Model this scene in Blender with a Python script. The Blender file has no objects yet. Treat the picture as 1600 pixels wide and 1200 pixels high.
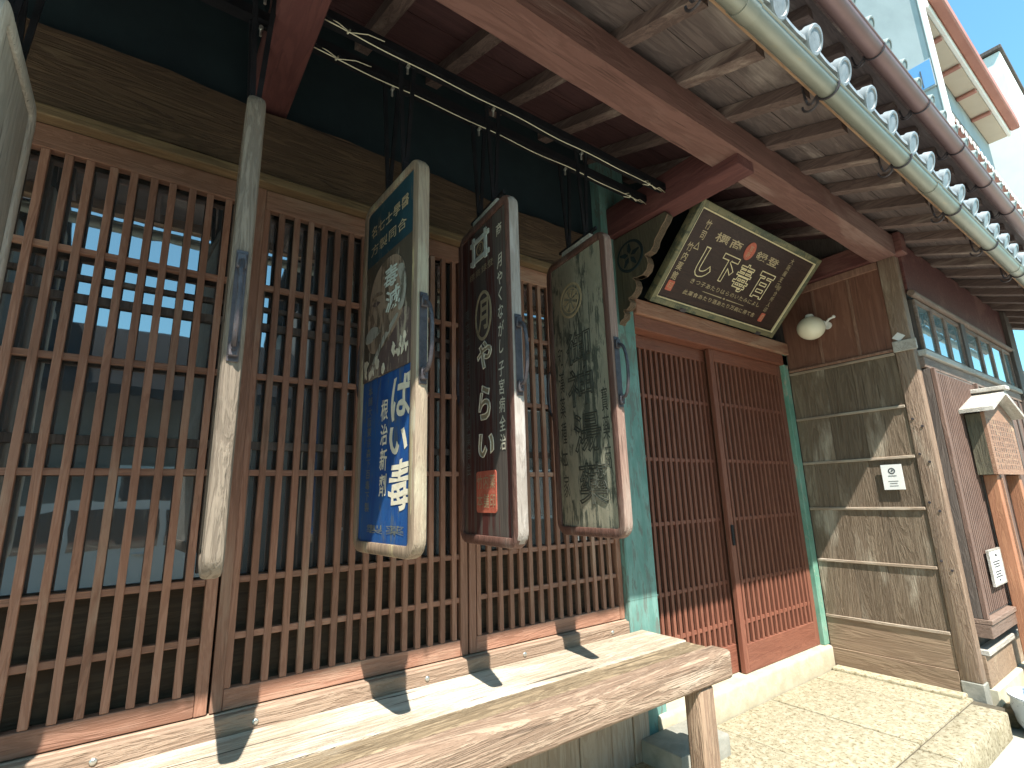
import bpy, bmesh, math, random
from mathutils import Vector, Matrix
random.seed(7)
R = math.radians
SC = bpy.context.scene
COL = SC.collection

# ------------------------------------------------------------------ camera
cam = bpy.data.cameras.new('camera')
cam.sensor_fit = 'HORIZONTAL'; cam.sensor_width = 36.0; cam.lens = 795.44 / 1600 * 36.0
cam.clip_start = 0.02; cam.clip_end = 400
co = bpy.data.objects.new('camera', cam); COL.objects.link(co)
_r = ((0.81159347, -0.58357701, -0.02745768), (0.10662546, 0.19416812, -0.97515627), (0.57441018, 0.78850277, 0.21980974))
right, down, fwd = (Vector(v) for v in _r)
m = Matrix((right, -down, -fwd)).transposed().to_4x4()
m.translation = (0, -2.0, 1.4)
co.matrix_world = m
SC.camera = co

# ------------------------------------------------------------------ world, sun, exposure
SUN = Vector((-0.36, -1.0, 1.56)).normalized()          # towards the sun
elev = math.asin(SUN.z); azim = math.atan2(SUN.x, SUN.y)
w = bpy.data.worlds.new('World'); SC.world = w; w.use_nodes = True
nt = w.node_tree; nt.nodes.clear()
sky = nt.nodes.new('ShaderNodeTexSky'); sky.sky_type = 'NISHITA'; sky.sun_disc = False
sky.sun_elevation = elev; sky.sun_rotation = azim; sky.air_density = 1.0; sky.dust_density = 0.4; sky.ozone_density = 1.2
tint = nt.nodes.new('ShaderNodeMix'); tint.data_type = 'RGBA'; tint.blend_type = 'MULTIPLY'; tint.inputs[0].default_value = 1
tint.inputs[7].default_value = (0.66, 1.03, 0.95, 1)
bg = nt.nodes.new('ShaderNodeBackground'); bg.inputs[1].default_value = 0.125
wo = nt.nodes.new('ShaderNodeOutputWorld')
nt.links.new(sky.outputs[0], tint.inputs[6]); nt.links.new(tint.outputs[2], bg.inputs[0]); nt.links.new(bg.outputs[0], wo.inputs[0])
sl = bpy.data.lights.new('sun', 'SUN'); sl.energy = 4.0; sl.angle = R(0.5); sl.color = (1.0, 0.95, 0.87)
so = bpy.data.objects.new('sun', sl); COL.objects.link(so)
so.rotation_euler = SUN.to_track_quat('Z', 'Y').to_euler(); so.location = (0, -6, 12)
SC.view_settings.view_transform = 'Standard'; SC.view_settings.look = 'None'
SC.view_settings.exposure = 1.6; SC.view_settings.gamma = 1.0; SC.view_settings.use_curve_mapping = False
SC.cycles.use_denoising = True
SC.cycles.max_bounces = 8; SC.cycles.diffuse_bounces = 5; SC.cycles.sample_clamp_indirect = 6

# ------------------------------------------------------------------ materials
def _mat(name):
    mt = bpy.data.materials.new(name); mt.use_nodes = True
    t = mt.node_tree; b = t.nodes['Principled BSDF']
    return mt, t, b
def _mix(t, fac, a, b, mode='MIX'):
    n = t.nodes.new('ShaderNodeMix'); n.data_type = 'RGBA'; n.blend_type = mode
    for s, v in ((0, fac), (6, a), (7, b)):
        if hasattr(v, 'is_output') or isinstance(v, bpy.types.NodeSocket): t.links.new(v, n.inputs[s])
        elif s == 0: n.inputs[0].default_value = v
        else: n.inputs[s].default_value = (*v, 1)
    return n.outputs[2]
def _noise(t, vec, scale, det=4, rough=.55, dist=0):
    n = t.nodes.new('ShaderNodeTexNoise'); n.inputs['Scale'].default_value = scale
    n.inputs['Detail'].default_value = det; n.inputs['Roughness'].default_value = rough; n.inputs['Distortion'].default_value = dist
    t.links.new(vec, n.inputs['Vector']); return n.outputs['Fac']
def _ramp(t, fac, p0, p1):
    n = t.nodes.new('ShaderNodeMapRange'); n.inputs[1].default_value = p0; n.inputs[2].default_value = p1
    n.interpolation_type = 'SMOOTHSTEP'
    t.links.new(fac, n.inputs[0]); return n.outputs[0]
def _map(t, scale, rnd=True):
    tc = t.nodes.new('ShaderNodeTexCoord'); mp = t.nodes.new('ShaderNodeMapping'); mp.inputs['Scale'].default_value = scale
    t.links.new(tc.outputs['Object'], mp.inputs['Vector'])
    if rnd:
        oi = t.nodes.new('ShaderNodeObjectInfo'); ml = t.nodes.new('ShaderNodeMath'); ml.operation = 'MULTIPLY'; ml.inputs[1].default_value = 37.0
        t.links.new(oi.outputs['Random'], ml.inputs[0])
        cb = t.nodes.new('ShaderNodeCombineXYZ')
        for i in range(3): t.links.new(ml.outputs[0], cb.inputs[i])
        t.links.new(cb.outputs[0], mp.inputs['Location'])
    return mp.outputs[0]
def _bump(t, b, h, strength, dist=.004):
    n = t.nodes.new('ShaderNodeBump'); n.inputs['Strength'].default_value = strength; n.inputs['Distance'].default_value = dist
    t.links.new(h, n.inputs['Height']); t.links.new(n.outputs[0], b.inputs['Normal'])
def _vary(t, col, lo=.82, hi=1.15):
    oi = t.nodes.new('ShaderNodeObjectInfo'); mr = t.nodes.new('ShaderNodeMapRange')
    mr.inputs[3].default_value = lo; mr.inputs[4].default_value = hi
    t.links.new(oi.outputs['Random'], mr.inputs[0])
    hs = t.nodes.new('ShaderNodeHueSaturation'); t.links.new(mr.outputs[0], hs.inputs['Value']); t.links.new(col, hs.inputs['Color'])
    return hs.outputs[0]
def wood(name, ca, cb, axis='x', wear=None, wear_amt=0.5, rough=.72, bump=.5, k=1.0, vary=(.85, 1.14), rings=1.0, crack=0.35, spec=.3):
    mt, t, b = _mat(name)
    s = [1, 1, 1]; i = 'xyz'.index(axis)
    v1 = _map(t, [(1.6 if j == i else 16) * k for j in range(3)])
    v2 = _map(t, [(5 if j == i else 150) * k for j in range(3)])
    v3 = _map(t, [(1.2 if j == i else 4.0) * k for j in range(3)])
    n1 = _noise(t, v1, 1.0, 5, .6, 1.6 * rings)
    # growth rings: sine of a distorted long coordinate
    mul = t.nodes.new('ShaderNodeMath'); mul.operation = 'MULTIPLY'; mul.inputs[1].default_value = 34.0
    t.links.new(n1, mul.inputs[0])
    sn = t.nodes.new('ShaderNodeMath'); sn.operation = 'SINE'; t.links.new(mul.outputs[0], sn.inputs[0])
    ring = _ramp(t, sn.outputs[0], -1.0, 1.0)
    n2 = _noise(t, v2, 1.0, 3, .6)
    fib = _ramp(t, n2, .25, .75)
    col = _mix(t, ring, ca, cb)
    col2 = _mix(t, _ramp(t, n1, .3, .7), ca, cb)
    col = _mix(t, .5, col, col2)
    dark = tuple(c * .45 for c in ca)
    col = _mix(t, _ramp(t, n2, .42, .18), col, dark)
    if wear:
        n3 = _noise(t, v3, 1.0, 6, .62, .4)
        wm = _ramp(t, n3, .72 - .45 * wear_amt, .86 - .45 * wear_amt)
        mm = t.nodes.new('ShaderNodeMath'); mm.operation = 'MULTIPLY'; t.links.new(wm, mm.inputs[0]); 
        fm = t.nodes.new('ShaderNodeMapRange'); fm.inputs[3].default_value = .45; fm.inputs[4].default_value = 1.0
        t.links.new(fib, fm.inputs[0]); t.links.new(fm.outputs[0], mm.inputs[1])
        col = _mix(t, mm.outputs[0], col, wear)
    if crack:
        v4 = _map(t, [(2.2 if j == i else 60) * k for j in range(3)])
        n4 = _noise(t, v4, 1.0, 2, .5, .3)
        ck = _ramp(t, n4, .69, .73)
        cm = t.nodes.new('ShaderNodeMath'); cm.operation = 'MULTIPLY'; cm.inputs[1].default_value = crack
        t.links.new(ck, cm.inputs[0])
        col = _mix(t, cm.outputs[0], col, tuple(c * .2 for c in ca))
    col = _vary(t, col, *vary)
    t.links.new(col, b.inputs['Base Color']); b.inputs['Roughness'].default_value = rough
    b.inputs['Specular IOR Level'].default_value = spec
    hh = _mix(t, .55, fib, ring)
    _bump(t, b, hh, bump)
    return mt
def mottle(name, ca, cb, scale=8, rough=.6, metal=0, bump=.2, cc=None, cthr=(.55, .62), det=6, vary=(.92, 1.08), stretch=(1, 1, 1), spec=.4, bd=.004):
    mt, t, b = _mat(name)
    v = _map(t, stretch)
    n1 = _noise(t, v, scale, det, .62, .3)
    col = _mix(t, _ramp(t, n1, .32, .68), ca, cb)
    n2 = _noise(t, v, scale * 6.3, 4, .6)
    col = _mix(t, _ramp(t, n2, .3, .75), tuple(c * .78 for c in ca), col) if False else _mix(t, .25, col, _mix(t, n2, ca, cb))
    if cc:
        n3 = _noise(t, v, scale * 2.1, 8, .7, .6)
        col = _mix(t, _ramp(t, n3, *cthr), col, cc)
    col = _vary(t, col, *vary)
    t.links.new(col, b.inputs['Base Color']); b.inputs['Roughness'].default_value = rough; b.inputs['Metallic'].default_value = metal
    b.inputs['Specular IOR Level'].default_value = spec
    if bump: _bump(t, b, n2, bump, bd)
    return mt
def paint_flake(name, paint, under, scale=14, amt=.5, rough=.6, stretch=(1, 1, .35), dirt=None, bump=.3):
    """old paint on a board, worn through to the wood in patches"""
    mt, t, b = _mat(name)
    v = _map(t, stretch)
    n = _noise(t, v, scale, 9, .68, .5)
    n2 = _noise(t, v, scale * .25, 4, .6)
    ad = t.nodes.new('ShaderNodeMath'); ad.operation = 'ADD'; t.links.new(n, ad.inputs[0])
    ml = t.nodes.new('ShaderNodeMath'); ml.operation = 'MULTIPLY'; ml.inputs[1].default_value = .8; t.links.new(n2, ml.inputs[0])
    t.links.new(ml.outputs[0], ad.inputs[1])
    vf = _map(t, (170, 170, 5)); nf = _noise(t, vf, 1.0, 3, .6); fib = _ramp(t, nf, .28, .72)
    fa = t.nodes.new('ShaderNodeMath'); fa.operation = 'MULTIPLY'; fa.inputs[1].default_value = .22; t.links.new(fib, fa.inputs[0])
    a2 = t.nodes.new('ShaderNodeMath'); a2.operation = 'ADD'; t.links.new(ad.outputs[0], a2.inputs[0]); t.links.new(fa.outputs[0], a2.inputs[1])
    msk = _ramp(t, a2.outputs[0], 1.39 - .75 * amt, 1.50 - .75 * amt)
    shade = _mix(t, _ramp(t, n2, .3, .7), tuple(c * .72 for c in paint), paint)
    if dirt:
        n5 = _noise(t, v, scale * .6, 6, .7, 1.0)
        shade = _mix(t, _ramp(t, n5, .48, .62), shade, dirt)
    und = _mix(t, fib, tuple(c * .55 for c in under), under)
    col = _mix(t, msk, shade, und)
    n6 = _noise(t, _map(t, (30, 30, 30)), 4, 6, .75, .5)
    col = _mix(t, _ramp(t, n6, .40, .30), col, tuple(c * .5 for c in under))
    t.links.new(col, b.inputs['Base Color']); b.inputs['Roughness'].default_value = rough; b.inputs['Specular IOR Level'].default_value = .35
    _bump(t, b, n, bump, .003)
    return mt
def glass(name, tintc, refl=.14, rough=.015):
    """old window pane in front of a dark room: coloured body with a mirror coat"""
    mt, t, b = _mat(name)
    b.inputs['Base Color'].default_value = (*tintc, 1); b.inputs['Roughness'].default_value = .5
    gl = t.nodes.new('ShaderNodeBsdfGlossy'); gl.inputs['Roughness'].default_value = rough; gl.inputs['Color'].default_value = (.9, .96, 1, 1)
    fr = t.nodes.new('ShaderNodeFresnel'); fr.inputs[0].default_value = 1.5
    ad = t.nodes.new('ShaderNodeMath'); ad.operation = 'ADD'; ad.use_clamp = True; ad.inputs[1].default_value = refl
    t.links.new(fr.outputs[0], ad.inputs[0])
    mx = t.nodes.new('ShaderNodeMixShader'); t.links.new(ad.outputs[0], mx.inputs[0])
    t.links.new(b.outputs[0], mx.inputs[1]); t.links.new(gl.outputs[0], mx.inputs[2])
    v = _map(t, (1, 1, 1)); n = _noise(t, v, 5, 2, .5)
    bp = t.nodes.new('ShaderNodeBump'); bp.inputs['Strength'].default_value = .05; bp.inputs['Distance'].default_value = .01
    t.links.new(n, bp.inputs['Height']); t.links.new(bp.outputs[0], gl.inputs['Normal'])
    t.links.new(mx.outputs[0], t.nodes['Material Output'].inputs[0])
    return mt

M = {}
LAT_A, LAT_B = (.225, .108, .068), (.325, .172, .115)
for ax in 'xz':
    M['lat_' + ax] = wood('lattice_wood_' + ax, LAT_A, LAT_B, ax, wear=(.36, .235, .165), wear_amt=.42, rough=.6, bump=.4, k=1.3, vary=(.78, 1.18), crack=.35)
    M['door_' + ax] = wood('door_wood_' + ax, (.17, .062, .040), (.24, .095, .06), ax, rough=.55, bump=.3, k=1.3, vary=(.9, 1.1), crack=.15)
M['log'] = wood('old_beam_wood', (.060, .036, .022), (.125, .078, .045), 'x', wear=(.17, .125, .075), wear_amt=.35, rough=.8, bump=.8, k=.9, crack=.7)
M['sill'] = wood('sill_wood', (.13, .085, .045), (.20, .135, .07), 'x', wear=(.24, .19, .12), wear_amt=.4, bump=.5)
M['eavebeam'] = wood('eave_beam_wood', (.150, .074, .060), (.215, .110, .090), 'x', wear=(.29, .185, .155), wear_amt=.5, bump=.35, k=.8, rings=.7, crack=.45)
M['bracket'] = wood('bracket_wood', (.085, .030, .028), (.125, .046, .040), 'y', wear=(.18, .085, .068), wear_amt=.45, bump=.4, k=.8)
M['rafter'] = wood('rafter_wood', (.10, .068, .060), (.18, .125, .108), 'y', wear=(.36, .29, .245), wear_amt=.42, bump=.5, crack=.5)
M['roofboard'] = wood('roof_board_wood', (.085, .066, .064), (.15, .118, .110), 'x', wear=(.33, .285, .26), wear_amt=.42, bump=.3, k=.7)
M['shadeboard'] = wood('shaded_board_wood', (.060, .028, .030), (.095, .045, .045), 'x', wear=(.15, .08, .075), wear_amt=.3, bump=.3, k=.7)  # inner roof boards: the shade behind the eave beam is painted into this darker colour
M['fascia'] = wood('fascia_wood', (.34, .20, .12), (.47, .31, .19), 'x', wear=(.38, .26, .17), wear_amt=.3)
M['bench'] = wood('bench_wood', (.27, .215, .155), (.42, .355, .27), 'x', wear=(.52, .47, .39), wear_amt=.55, rough=.8, bump=1.0, k=.9, rings=1.3, crack=.95)
M['benchmid'] = wood('bench_grain_wood', (.12, .085, .05), (.32, .245, .155), 'x', wear=(.46, .40, .31), wear_amt=.25, rough=.8, bump=.9, k=.8, rings=1.8, crack=.5)
M['benchfront'] = wood('bench_edge_wood', (.165, .105, .07), (.345, .25, .18), 'x', wear=(.46, .38, .30), wear_amt=.35, rough=.8, bump=1.0, k=.8, rings=1.6, crack=.55)
M['benchleg'] = wood('bench_leg_wood', (.19, .12, .08), (.34, .235, .16), 'z', wear=(.47, .38, .29), wear_amt=.4, bump=1.0, k=.9, rings=1.4, crack=.6)
M['skirt'] = wood('skirt_wood', (.32, .25, .19), (.46, .40, .33), 'z', wear=(.17, .105, .06), wear_amt=.35, bump=.6, k=.8, crack=.5)
M['backstrip'] = wood('bench_back_wood', (.24, .16, .11), (.37, .265, .19), 'x', wear=(.42, .34, .26), wear_amt=.4, bump=.8, k=.9)
M['plank'] = wood('side_plank_wood', (.130, .093, .062), (.21, .158, .110), 'z', wear=(.46, .40, .31), wear_amt=.42, rough=.8, bump=.8, k=.75, rings=1.5, vary=(.8, 1.15), crack=.5)
M['plankh'] = wood('side_rail_wood', (.24, .175, .125), (.36, .28, .21), 'y', wear=(.45, .38, .30), wear_amt=.5, bump=.7)
M['plankbase'] = wood('side_base_wood', (.20, .135, .09), (.30, .215, .145), 'y', wear=(.38, .30, .21), wear_amt=.35, bump=.5, k=.6)
M['panelred'] = wood('red_panel_wood', (.15, .066, .044), (.22, .105, .07), 'z', wear=(.28, .16, .11), wear_amt=.35, bump=.35, k=.6, crack=.3)
M['batten'] = wood('red_batten_wood', (.19, .10, .07), (.29, .165, .115), 'z', bump=.3)
M['cpost'] = wood('corner_post_wood', (.20, .135, .095), (.32, .23, .165), 'z', wear=(.42, .35, .27), wear_amt=.4, bump=1.0, k=.8, rings=1.4, crack=.6)
M['annex_x'] = wood('annex_wood_x', (.16, .105, .08), (.25, .175, .135), 'x', wear=(.33, .28, .24), wear_amt=.45, bump=.5)
M['annex_z'] = wood('annex_wood_z', (.135, .082, .064), (.21, .135, .105), 'z', wear=(.28, .215, .175), wear_amt=.35, bump=.5)
M['annex_d'] = wood('annex_dark_wood', (.075, .06, .052), (.13, .105, .09), 'z', wear=(.22, .19, .165), wear_amt=.35, bump=.5)
M['carved'] = wood('carved_board_wood', (.065, .058, .040), (.115, .10, .066), 'z', wear=(.16, .145, .095), wear_amt=.4, bump=.5)
M['carvededge'] = wood('carved_edge_wood', (.24, .155, .10), (.34, .24, .165), 'y', bump=.5)
M['kosatsu'] = wood('notice_board_wood', (.25, .135, .088), (.34, .20, .13), 'x', wear=(.44, .30, .19), wear_amt=.35, bump=.3, k=1.4)
M['orange'] = wood('orange_post_wood', (.31, .135, .075), (.40, .19, .105), 'z', bump=.3, k=1.2)
M['greywood'] = wood('grey_weathered_wood', (.30, .275, .235), (.44, .41, .36), 'x', wear=(.55, .52, .47), wear_amt=.5, bump=.6)
M['signgrey'] = wood('sign_grey_wood', (.42, .385, .33), (.56, .52, .46), 'z', wear=(.58, .55, .49), wear_amt=.6, rough=.8, bump=.8, k=1.1, rings=1.0, crack=.6)
M['edgegold'] = wood('gilt_edge_wood', (.28, .21, .15), (.38, .30, .21), 'z', wear=(.46, .41, .29), wear_amt=.55, bump=.6, k=1.3, crack=.5)
M['edgepale'] = wood('pale_edge_wood', (.25, .21, .18), (.36, .32, .28), 'z', wear=(.46, .42, .38), wear_amt=.55, bump=.6, k=1.3, crack=.5)
M['edgebrown'] = wood('brown_edge_wood', (.22, .13, .10), (.33, .22, .17), 'z', wear=(.42, .33, .27), wear_amt=.45, bump=.6, k=1.3, crack=.5)
M['signgold'] = paint_flake('gilt_frame', (.46, .38, .215), (.27, .20, .14), 15, .70, dirt=(.33, .29, .215), stretch=(1, 1, .2))
M['signbrown'] = wood('brown_lacquer_frame', (.10, .052, .040), (.16, .085, .066), 'z', wear=(.27, .20, .16), wear_amt=.4, rough=.5, bump=.5, k=1.2, crack=.5)
M['signolive'] = wood('sign_stick_wood', (.12, .092, .068), (.23, .185, .14), 'z', wear=(.32, .265, .205), wear_amt=.35, bump=.7, k=1.3, crack=.5)
M['teal'] = paint_flake('teal_sign_paint', (.012, .055, .075), (.10, .10, .085), 30, .30)
M['blue'] = paint_flake('blue_sign_paint', (.014, .085, .27), (.075, .105, .15), 26, .38, dirt=(.006, .05, .20))
M['maroon'] = paint_flake('maroon_sign_paint', (.10, .030, .025), (.12, .10, .085), 10, .62, dirt=(.055, .03, .028), stretch=(1, 3, .14))
M['mossy'] = paint_flake('weathered_sign_board', (.36, .34, .25), (.095, .105, .08), 20, .50, dirt=(.22, .215, .155), stretch=(1, 1.6, .5), bump=.8)
M['portraitbg'] = paint_flake('faded_print_dark', (.085, .07, .05), (.33, .29, .22), 26, .36)
M['skinprint'] = paint_flake('faded_print_face', (.34, .25, .175), (.13, .095, .065), 34, .46, dirt=(.24, .17, .115))
M['skinshade'] = paint_flake('faded_print_shade', (.17, .115, .08), (.27, .20, .145), 34, .40)
M['hairprint'] = paint_flake('faded_print_hair', (.36, .355, .30), (.14, .13, .10), 34, .42)
M['coatprint'] = paint_flake('faded_print_coat', (.115, .078, .070), (.40, .34, .25), 24, .42)
M['cream'] = mottle('cream_letter_paint', (.60, .54, .40), (.72, .67, .53), 40, .6, cc=(.36, .30, .2), cthr=(.62, .7))
M['dullgold'] = mottle('dull_gilt_letters', (.34, .27, .15), (.48, .40, .25), 40, .55, cc=(.16, .12, .07), cthr=(.6, .68))
M['dim'] = mottle('dim_letters', (.10, .115, .105), (.17, .18, .15), 40, .6)
M['palewhite'] = mottle('pale_letter_paint', (.50, .58, .52), (.62, .68, .6), 40, .6, cc=(.3, .27, .2), cthr=(.55, .65))
M['gilt'] = mottle('gilt_outline', (.70, .60, .34), (.82, .74, .50), 40, .45, cc=(.40, .33, .18), cthr=(.62, .7))
M['vermilion'] = mottle('vermilion_seal', (.42, .085, .05), (.55, .16, .10), 40, .6, cc=(.32, .22, .16), cthr=(.58, .66))
M['carveline'] = mottle('carved_line_shadow', (.030, .034, .026), (.06, .06, .045), 30, .8)
M['plaque'] = wood('plaque_face_wood', (.026, .014, .012), (.042, .022, .017), 'x', rough=.5, bump=.3, rings=2.2, wear=(.058, .036, .027), wear_amt=.3, crack=.15)
M['plaqueframe'] = paint_flake('plaque_gilt_frame', (.22, .20, .11), (.10, .115, .075), 20, .5, dirt=(.15, .145, .085), stretch=(.4, 1, 1))
M['iron'] = mottle('wrought_iron', (.060, .052, .058), (.115, .10, .105), 30, .5, .55, .3, cc=(.16, .09, .06), cthr=(.6, .7))
M['black'] = mottle('black_iron', (.012, .013, .016), (.022, .023, .027), 20, .45, .5, .15)
M['bolt'] = mottle('zinc_bolt', (.5, .5, .46), (.65, .65, .6), 30, .35, .9)
M['wire'] = mottle('galvanised_wire', (.62, .58, .42), (.75, .7, .52), 30, .4, .6, 0)
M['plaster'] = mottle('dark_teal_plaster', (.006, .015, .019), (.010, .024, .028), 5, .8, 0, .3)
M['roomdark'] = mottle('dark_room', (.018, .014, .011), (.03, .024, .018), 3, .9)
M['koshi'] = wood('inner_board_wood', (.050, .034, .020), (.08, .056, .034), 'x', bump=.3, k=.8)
M['copper'] = mottle('green_copper', (.085, .20, .17), (.19, .34, .30), 9, .6, .1, .3, cc=(.13, .17, .145), cthr=(.50, .60), stretch=(1.5, 1.5, .35))
M['copperthin'] = mottle('pale_green_copper', (.09, .24, .17), (.22, .38, .30), 9, .6, .1, .3, cc=(.36, .34, .26), cthr=(.56, .66), stretch=(1, 1, .45))
M['gutter'] = mottle('gutter_copper_green', (.235, .255, .215), (.35, .36, .305), 5, .42, .35, .12, cc=(.38, .33, .22), cthr=(.58, .72), stretch=(.35, 1.5, 1.5))
M['gutter2'] = mottle('gutter_brown_copper', (.22, .135, .125), (.29, .185, .17), 4, .45, .3, .1, stretch=(.4, 1, 1))
M['tile'] = mottle('grey_roof_tile', (.20, .23, .24), (.34, .37, .38), 22, .38, 0, .2, cc=(.20, .22, .22), cthr=(.58, .68))
M['tile2'] = mottle('far_roof_tile', (.22, .27, .25), (.31, .36, .33), 14, .5, 0, .2)
M['stone'] = mottle('pale_granite', (.28, .245, .155), (.47, .425, .31), 26, .85, 0, .8, cc=(.18, .14, .075), cthr=(.51, .61), det=12, bd=.008)
M['earth'] = mottle('joint_earth', (.07, .06, .04), (.12, .10, .07), 20, .95)
M['stonesill'] = mottle('sill_granite', (.38, .335, .235), (.50, .455, .345), 10, .85, 0, .5, cc=(.46, .40, .27), cthr=(.57, .66), det=10)
M['stonegrey'] = mottle('grey_base_stone', (.20, .20, .17), (.30, .29, .25), 12, .85, 0, .6)
M['street'] = mottle('sunlit_street', (.36, .335, .275), (.45, .425, .36), 1.5, .9, 0, .5, cc=(.33, .30, .235), cthr=(.55, .7), det=10)
M['globe'] = None
M['white'] = mottle('white_paper', (.72, .72, .69), (.78, .78, .75), 6, .6, 0, 0)
M['ink'] = mottle('dark_ink', (.05, .055, .06), (.08, .08, .085), 6, .6, 0, 0)
M['concrete'] = mottle('pale_concrete', (.25, .285, .29), (.36, .40, .40), 1.2, .8, 0, .2, stretch=(1, 1, .5))
M['concretew'] = mottle('white_render', (.70, .68, .63), (.80, .78, .73), 1.5, .8, 0, .1)
M['soffit'] = mottle('beige_soffit', (.52, .44, .34), (.60, .52, .41), 1.2, .8, 0, .1)
M['trim'] = mottle('red_brown_trim', (.34, .135, .10), (.44, .19, .14), 2, .6, 0, .1)
M['farwall'] = mottle('opposite_wall', (.15, .13, .105), (.22, .19, .155), 2, .85)
M['fartile'] = mottle('opposite_tile', (.010, .011, .012), (.018, .019, .021), 5, .9, spec=.05)
M['pot'] = mottle('blue_white_glaze', (.55, .60, .63), (.66, .71, .73), 9, .2, 0, .05, cc=(.10, .16, .22), cthr=(.55, .6))
M['straw'] = mottle('straw_brown', (.19, .135, .07), (.33, .25, .14), 18, .9, 0, 1.0, stretch=(1, 1, 5), bd=.02)
M['pane'] = glass('window_pane', (.040, .041, .039), .20)
M['paneteal'] = glass('annex_pane', (.05, .12, .125), .16)
M['panebl'] = glass('sky_blue_pane', (.10, .26, .50), .10)  # reflected blue sky is put into the pane's body colour
def globe_mat():
    mt, t, b = _mat('opal_glass')
    b.inputs['Base Color'].default_value = (.80, .76, .60, 1); b.inputs['Roughness'].default_value = .18
    b.inputs['Subsurface Weight'].default_value = .25; b.inputs['Subsurface Radius'].default_value = (.05, .05, .04)
    return mt
M['globe'] = globe_mat()

# ------------------------------------------------------------------ helpers
def wl(o):                                   # world location of an (unrotated) root chain
    p = Vector((0, 0, 0))
    while o is not None:
        p = p + o.location; o = o.parent
    return p
def obj(name, bm, mat, parent=None, world=True, smooth=False):
    """links a bmesh (world coordinates unless world=False) as ONE mesh object"""
    me = bpy.data.meshes.new(name)
    if parent is not None and world: bmesh.ops.translate(bm, verts=bm.verts, vec=-wl(parent))
    bmesh.ops.recalc_face_normals(bm, faces=bm.faces) if not getattr(bm, '_keep', False) else None
    bm.to_mesh(me); bm.free()
    for mm in (mat if isinstance(mat, (list, tuple)) else [mat]): me.materials.append(mm)
    if smooth:
        for p in me.polygons: p.use_smooth = True
        if smooth != 'all':
            me.set_sharp_from_angle(angle=R(40))
    o = bpy.data.objects.new(name, me); COL.objects.link(o)
    if parent is not None: o.parent = parent
    return o
def thing(name, label, cat, loc=(0, 0, 0), group=None):
    o = bpy.data.objects.new(name, None); COL.objects.link(o); o.location = loc; o.empty_display_size = .05
    o['label'] = label; o['category'] = cat
    if group: o['group'] = group
    return o
def tag(o, label, cat, group=None):
    o['label'] = label; o['category'] = cat
    if group: o['group'] = group
    return o
def struct(o):
    o['kind'] = 'structure'; return o
def merge(bm, src):
    me = bpy.data.meshes.new('tmp'); src.to_mesh(me); src.free(); bm.from_mesh(me); bpy.data.meshes.remove(me)
def box(bm, x0, x1, y0, y1, z0, z1, bev=.003, seg=1, mat=None):
    t = bmesh.new(); bmesh.ops.create_cube(t, size=1)
    for v in t.verts:
        v.co = Vector((x0 if v.co.x < 0 else x1, y0 if v.co.y < 0 else y1, z0 if v.co.z < 0 else z1))
    if bev: bmesh.ops.bevel(t, geom=list(t.edges), offset=min(bev, .45 * min(abs(x1 - x0), abs(y1 - y0), abs(z1 - z0))), segments=seg, affect='EDGES', profile=.5)
    if mat is not None:
        for f in t.faces: f.material_index = mat
    merge(bm, t); return bm
def nb(*a, **k): return box(bmesh.new(), *a, **k)
def cyl(bm, p0, p1, r0, r1=None, n=16, caps=True):
    p0, p1 = Vector(p0), Vector(p1); d = p1 - p0
    t = bmesh.new(); bmesh.ops.create_cone(t, cap_ends=caps, segments=n, radius1=r0, radius2=r0 if r1 is None else r1, depth=d.length)
    t.transform(Matrix.Translation((p0 + p1) / 2) @ d.to_track_quat('Z', 'Y').to_matrix().to_4x4()); merge(bm, t); return bm
def tube(bm, pts, r, n=8):
    pts = [Vector(p) for p in pts]; rings = []
    up = Vector((.13, .21, .97)).normalized()
    for i, p in enumerate(pts):
        d = (pts[min(i + 1, len(pts) - 1)] - pts[max(i - 1, 0)]).normalized()
        a = d.cross(up); a = a.normalized() if a.length > 1e-4 else d.orthogonal().normalized(); b = d.cross(a)
        rings.append([bm.verts.new(p + (a * math.cos(2 * math.pi * k / n) + b * math.sin(2 * math.pi * k / n)) * r) for k in range(n)])
    for q in range(len(rings) - 1):
        for k in range(n): bm.faces.new((rings[q][k], rings[q][(k + 1) % n], rings[q + 1][(k + 1) % n], rings[q + 1][k]))
    bm.faces.new(rings[0][::-1]); bm.faces.new(rings[-1]); return bm
def prism(bm, poly, a0, a1, f):
    """closed 2-D outline swept between a0 and a1; f(u, v, a) gives the point"""
    A = [bm.verts.new(f(u, v, a0)) for u, v in poly]; B = [bm.verts.new(f(u, v, a1)) for u, v in poly]
    bm.faces.new(A); bm.faces.new(B[::-1]); n = len(poly)
    for i in range(n): bm.faces.new((A[i], B[i], B[(i + 1) % n], A[(i + 1) % n]))
    return bm
def sphere(bm, c, r, sx=1, sy=1, sz=1, u=24, v=14):
    t = bmesh.new(); bmesh.ops.create_uvsphere(t, u_segments=u, v_segments=v, radius=r)
    for q in t.verts: q.co = Vector((q.co.x * sx + c[0], q.co.y * sy + c[1], q.co.z * sz + c[2]))
    merge(bm, t); return bm
def copy_tree(o, parent=None):
    c = o.copy(); COL.objects.link(c)
    if parent is not None: c.parent = parent
    for ch in [x for x in bpy.data.objects if x.parent == o]: copy_tree(ch, c)
    return c
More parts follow.
